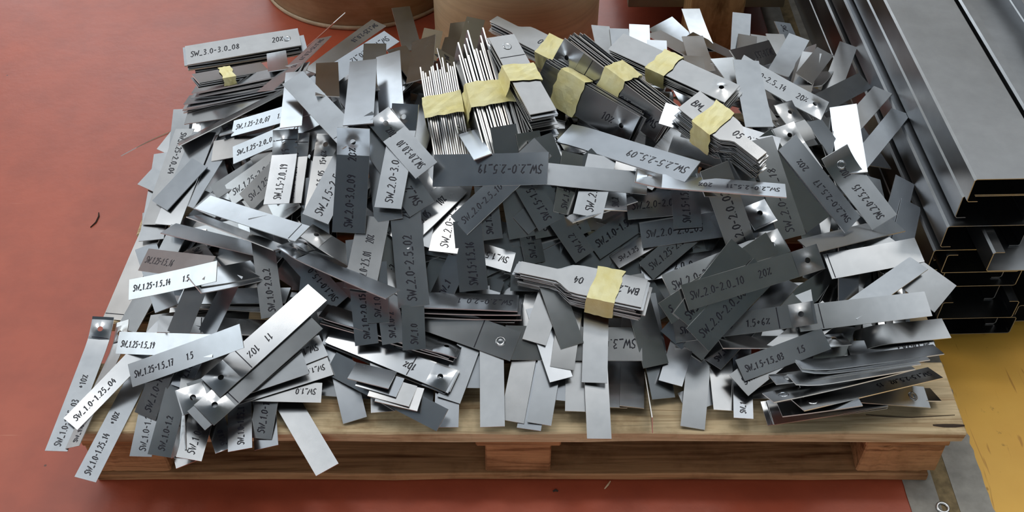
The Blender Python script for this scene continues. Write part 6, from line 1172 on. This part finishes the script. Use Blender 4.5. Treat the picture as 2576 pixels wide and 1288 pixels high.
 ((0.212, 0.577, 0.271), (-0.995, 0.099, 0.026), (-0.09, -0.969, 0.231), 0.188, 0.038),
 ((-0.358, 0.314, 0.221), (-0.61, 0.791, 0.041), (-0.705, -0.519, -0.483), 0.162, 0.045),
 ((0.538, 0.611, 0.168), (-0.045, 0.995, -0.092), (-0.943, -0.011, 0.334), 0.185, 0.032),
 ((0.213, 0.255, 0.229), (-0.447, 0.758, 0.475), (-0.894, -0.368, -0.254), 0.164, 0.032),
 ((-0.527, 0.264, 0.147), (0.465, 0.814, 0.349), (-0.835, 0.534, -0.133), 0.164, 0.042),
 ((0.348, 0.349, 0.277), (0.821, 0.542, 0.179), (-0.563, 0.715, 0.415), 0.166, 0.045),
 ((0.156, 0.22, 0.204), (-0.496, 0.749, 0.439), (-0.866, -0.389, -0.314), 0.174, 0.045),
 ((-0.2, 0.489, 0.301), (0.366, 0.927, -0.085), (-0.93, 0.368, 0.002), 0.183, 0.032),
 ((0.033, 0.379, 0.288), (0.06, 0.989, 0.133), (-0.995, 0.069, -0.066), 0.184, 0.042),
 ((0.39, 0.39, 0.277), (-0.425, 0.864, 0.27), (-0.861, -0.478, 0.173), 0.179, 0.042),
 ((0.217, 0.24, 0.218), (-0.941, 0.3, 0.159), (-0.337, -0.773, -0.537), 0.169, 0.038),
 ((0.007, 0.25, 0.225), (0.899, 0.367, 0.24), (-0.438, 0.765, 0.473), 0.181, 0.045),
 ((-0.069, 0.245, 0.222), (-0.981, 0.154, 0.116), (-0.193, -0.768, -0.61), 0.158, 0.045),
 ((0.374, 0.3, 0.248), (0.329, 0.893, 0.307), (-0.894, 0.19, 0.406), 0.179, 0.042),
 ((0.305, 0.071, 0.135), (0.939, 0.302, 0.166), (-0.339, 0.896, 0.287), 0.173, 0.032),
 ((0.409, 0.623, 0.222), (0.204, 0.943, -0.262), (-0.903, 0.285, 0.321), 0.169, 0.038),
 ((0.059, 0.209, 0.197), (-0.254, 0.827, 0.501), (-0.967, -0.211, -0.142), 0.169, 0.042),
 ((-0.183, 0.559, 0.282), (0.434, 0.9, -0.04), (-0.89, 0.421, -0.174), 0.181, 0.045),
 ((-0.276, 0.586, 0.259), (-0.273, 0.927, -0.258), (-0.952, -0.299, -0.067), 0.188, 0.032),
 ((0.038, 0.119, 0.153), (0.286, 0.859, 0.425), (-0.958, 0.254, 0.131), 0.161, 0.038),
]
HEAP = 'steel test strips heaped on the pallet'
for i, (c, x, y, L, w, t, opt, lab) in enumerate(STRIPS):
    o, sf = make_strip(100 + i, L, w, t, opt)
    place(o, c, x, y); tag(o, lab, 'steel strip', HEAP)
def child_at(o, root_inv, c, x, y):
    place(o, c, x, y); o.matrix_world = root_inv @ o.matrix_world
for i, (lay, x, y, L, w, t, p, opt, tape, lab) in enumerate(STACKS):
    t = min(t, p - .0006)
    if tape:
        root = empty('taped_bundle'); place(root, lay[0], x, y); tag(root, lab, 'strip bundle', 'taped bundles of steel strips')
        inv = root.matrix_world.inverted()
        plain_opt = {k: v for k, v in opt.items() if k in ('dog',)}
        meshes = []
        for k, c in enumerate(lay):
            rr = random.Random(i * 50 + k)
            nm = 'coupon' if opt.get('dog') else 'strip'
            if k == 0: o, sf = make_strip(500 + i * 40, L, w, t, dict(opt, bow=0, tw_=0), root, nm)
            elif len(meshes) < 3:
                o, sf = make_strip(500 + i * 40 + k, L * rr.uniform(.97, 1.0), w, t, dict(plain_opt, bow=0, tw_=0), root, nm); meshes.append(o.data)
            else: o, sf = make_strip(500, L, w, t, plain_opt, root, nm, meshes[k % 3])
            a = rr.gauss(0, .012) if k else 0
            xv = Vector(x); yv = Vector(y)
            xr = xv * math.cos(a) + yv * math.sin(a); yr = yv * math.cos(a) - xv * math.sin(a)
            place(o, c, xr, yr)
            m = o.matrix_world.copy(); o.matrix_parent_inverse = Matrix(); o.matrix_basis = inv @ m
        tape_band(root, L, w + .004, p * (len(lay) - 1) + t, tape[0], tape[1], 60 + i)
    else:
        base = None
        for k, c in enumerate(lay):
            rr = random.Random(i * 50 + k)
            if k == 0: o, sf = make_strip(500 + i * 40, L, w, t, opt)
            elif base is None:
                o, sf = make_strip(500 + i * 40 + k, L, w, t, {q: v for q, v in opt.items() if q in ('ca', 'cc', 'hole')}); base = o.data
            else: o, sf = make_strip(500, L, w, t, {}, None, 'steel_strip', base)
            a = rr.gauss(0, .02) if k else 0
            xv = Vector(x); yv = Vector(y)
            place(o, c, xv * math.cos(a) + yv * math.sin(a), yv * math.cos(a) - xv * math.sin(a))
            n_ = len(lay)
            pos = 'topmost' if k == 0 else 'lowest' if k == n_ - 1 else ('second', 'third', 'fourth', 'fifth')[k - 1] + ' from the top'
            tag(o, lab + ', ' + pos, 'steel strip', 'loose stacks of steel strips')
ek = 0
for i, b in enumerate(EDGE_BUNDLES):
    x = Vector(b['x']); up = Vector(b['up']); s = Vector(b['s']); c = Vector(b['c']); n = b['n']
    if n == 1:
        o, sf = make_strip(900 + i, b['L'], b['w'], .0014, {})
        place(o, c, x, up)
        tag(o, ['thin steel strip seen edge on, jutting out over the red floor', 'short steel strip standing on edge at the front board', 'thin steel strip seen edge on, pointing at the brown drum'][ek], 'steel strip', HEAP); ek += 1
        continue
    root = empty('taped_bundle'); place(root, c, x, up); inv = root.matrix_world.inverted()
    tag(root, b['label'], 'strip bundle', 'taped bundles of steel strips')
    meshes = []
    sgn = 1 if root.matrix_world.col[2].to_3d().dot(s) > 0 else -1
    for k in range(n):
        rr = random.Random(70 + i * 31 + k)
        nm = 'coupon' if b['dog'] else 'strip'
        if len(meshes) < 3:
            o, sf = make_strip(930 + i * 7 + k, b['L'], b['w'], b['p'] * .62, {'bow': 0, 'tw_': 0, **({'dog': 1} if b['dog'] else {})}, root, nm); meshes.append(o.data)
        else: o, sf = make_strip(930, b['L'], b['w'], .002, {}, root, nm, meshes[k % 3])
        off = s * ((k - (n - 1) / 2) * b['p']) + x * rr.gauss(0, b['jl']) + up * rr.gauss(0, .0022)
        a = rr.gauss(0, .012)
        place(o, c + off, x * math.cos(a) + up * math.sin(a), up * math.cos(a) - x * math.sin(a))
        m = o.matrix_world.copy(); o.matrix_basis = inv @ m
    tb = tape_band(root, b['L'], b['w'] + .010, b['p'] * n, b['tape'], b['tw'], 90 + i, b['p'] * n / 2)
# the strips buried under the visible ones: too many and too hidden to tell apart
V = []; F = []; M = []
for i, (c, x, y, L, w) in enumerate(FILL):
    c = Vector(c); x = Vector(x); y = Vector(y); n = x.cross(y); b = len(V)
    for up in (0, -.0014):
        for sx, sy in ((-1, -1), (1, -1), (1, 1), (-1, 1)): V.append(c + x * (sx * L / 2) + y * (sy * w / 2) + n * up)
    F += [(b, b + 1, b + 2, b + 3), (b + 7, b + 6, b + 5, b + 4)]; M += [0, 0]
    for k in range(4): F.append((b + (k + 1) % 4, b + k, b + 4 + k, b + 4 + (k + 1) % 4)); M.append(1)
o = mesh_obj('buried_steel_strips', V, F, ['zinc_sheet', 'cut_edge'], None, mi=M)
tag(o, 'dark steel strips buried inside the heap, glimpsed through the gaps', 'steel strips', kind='stuff')
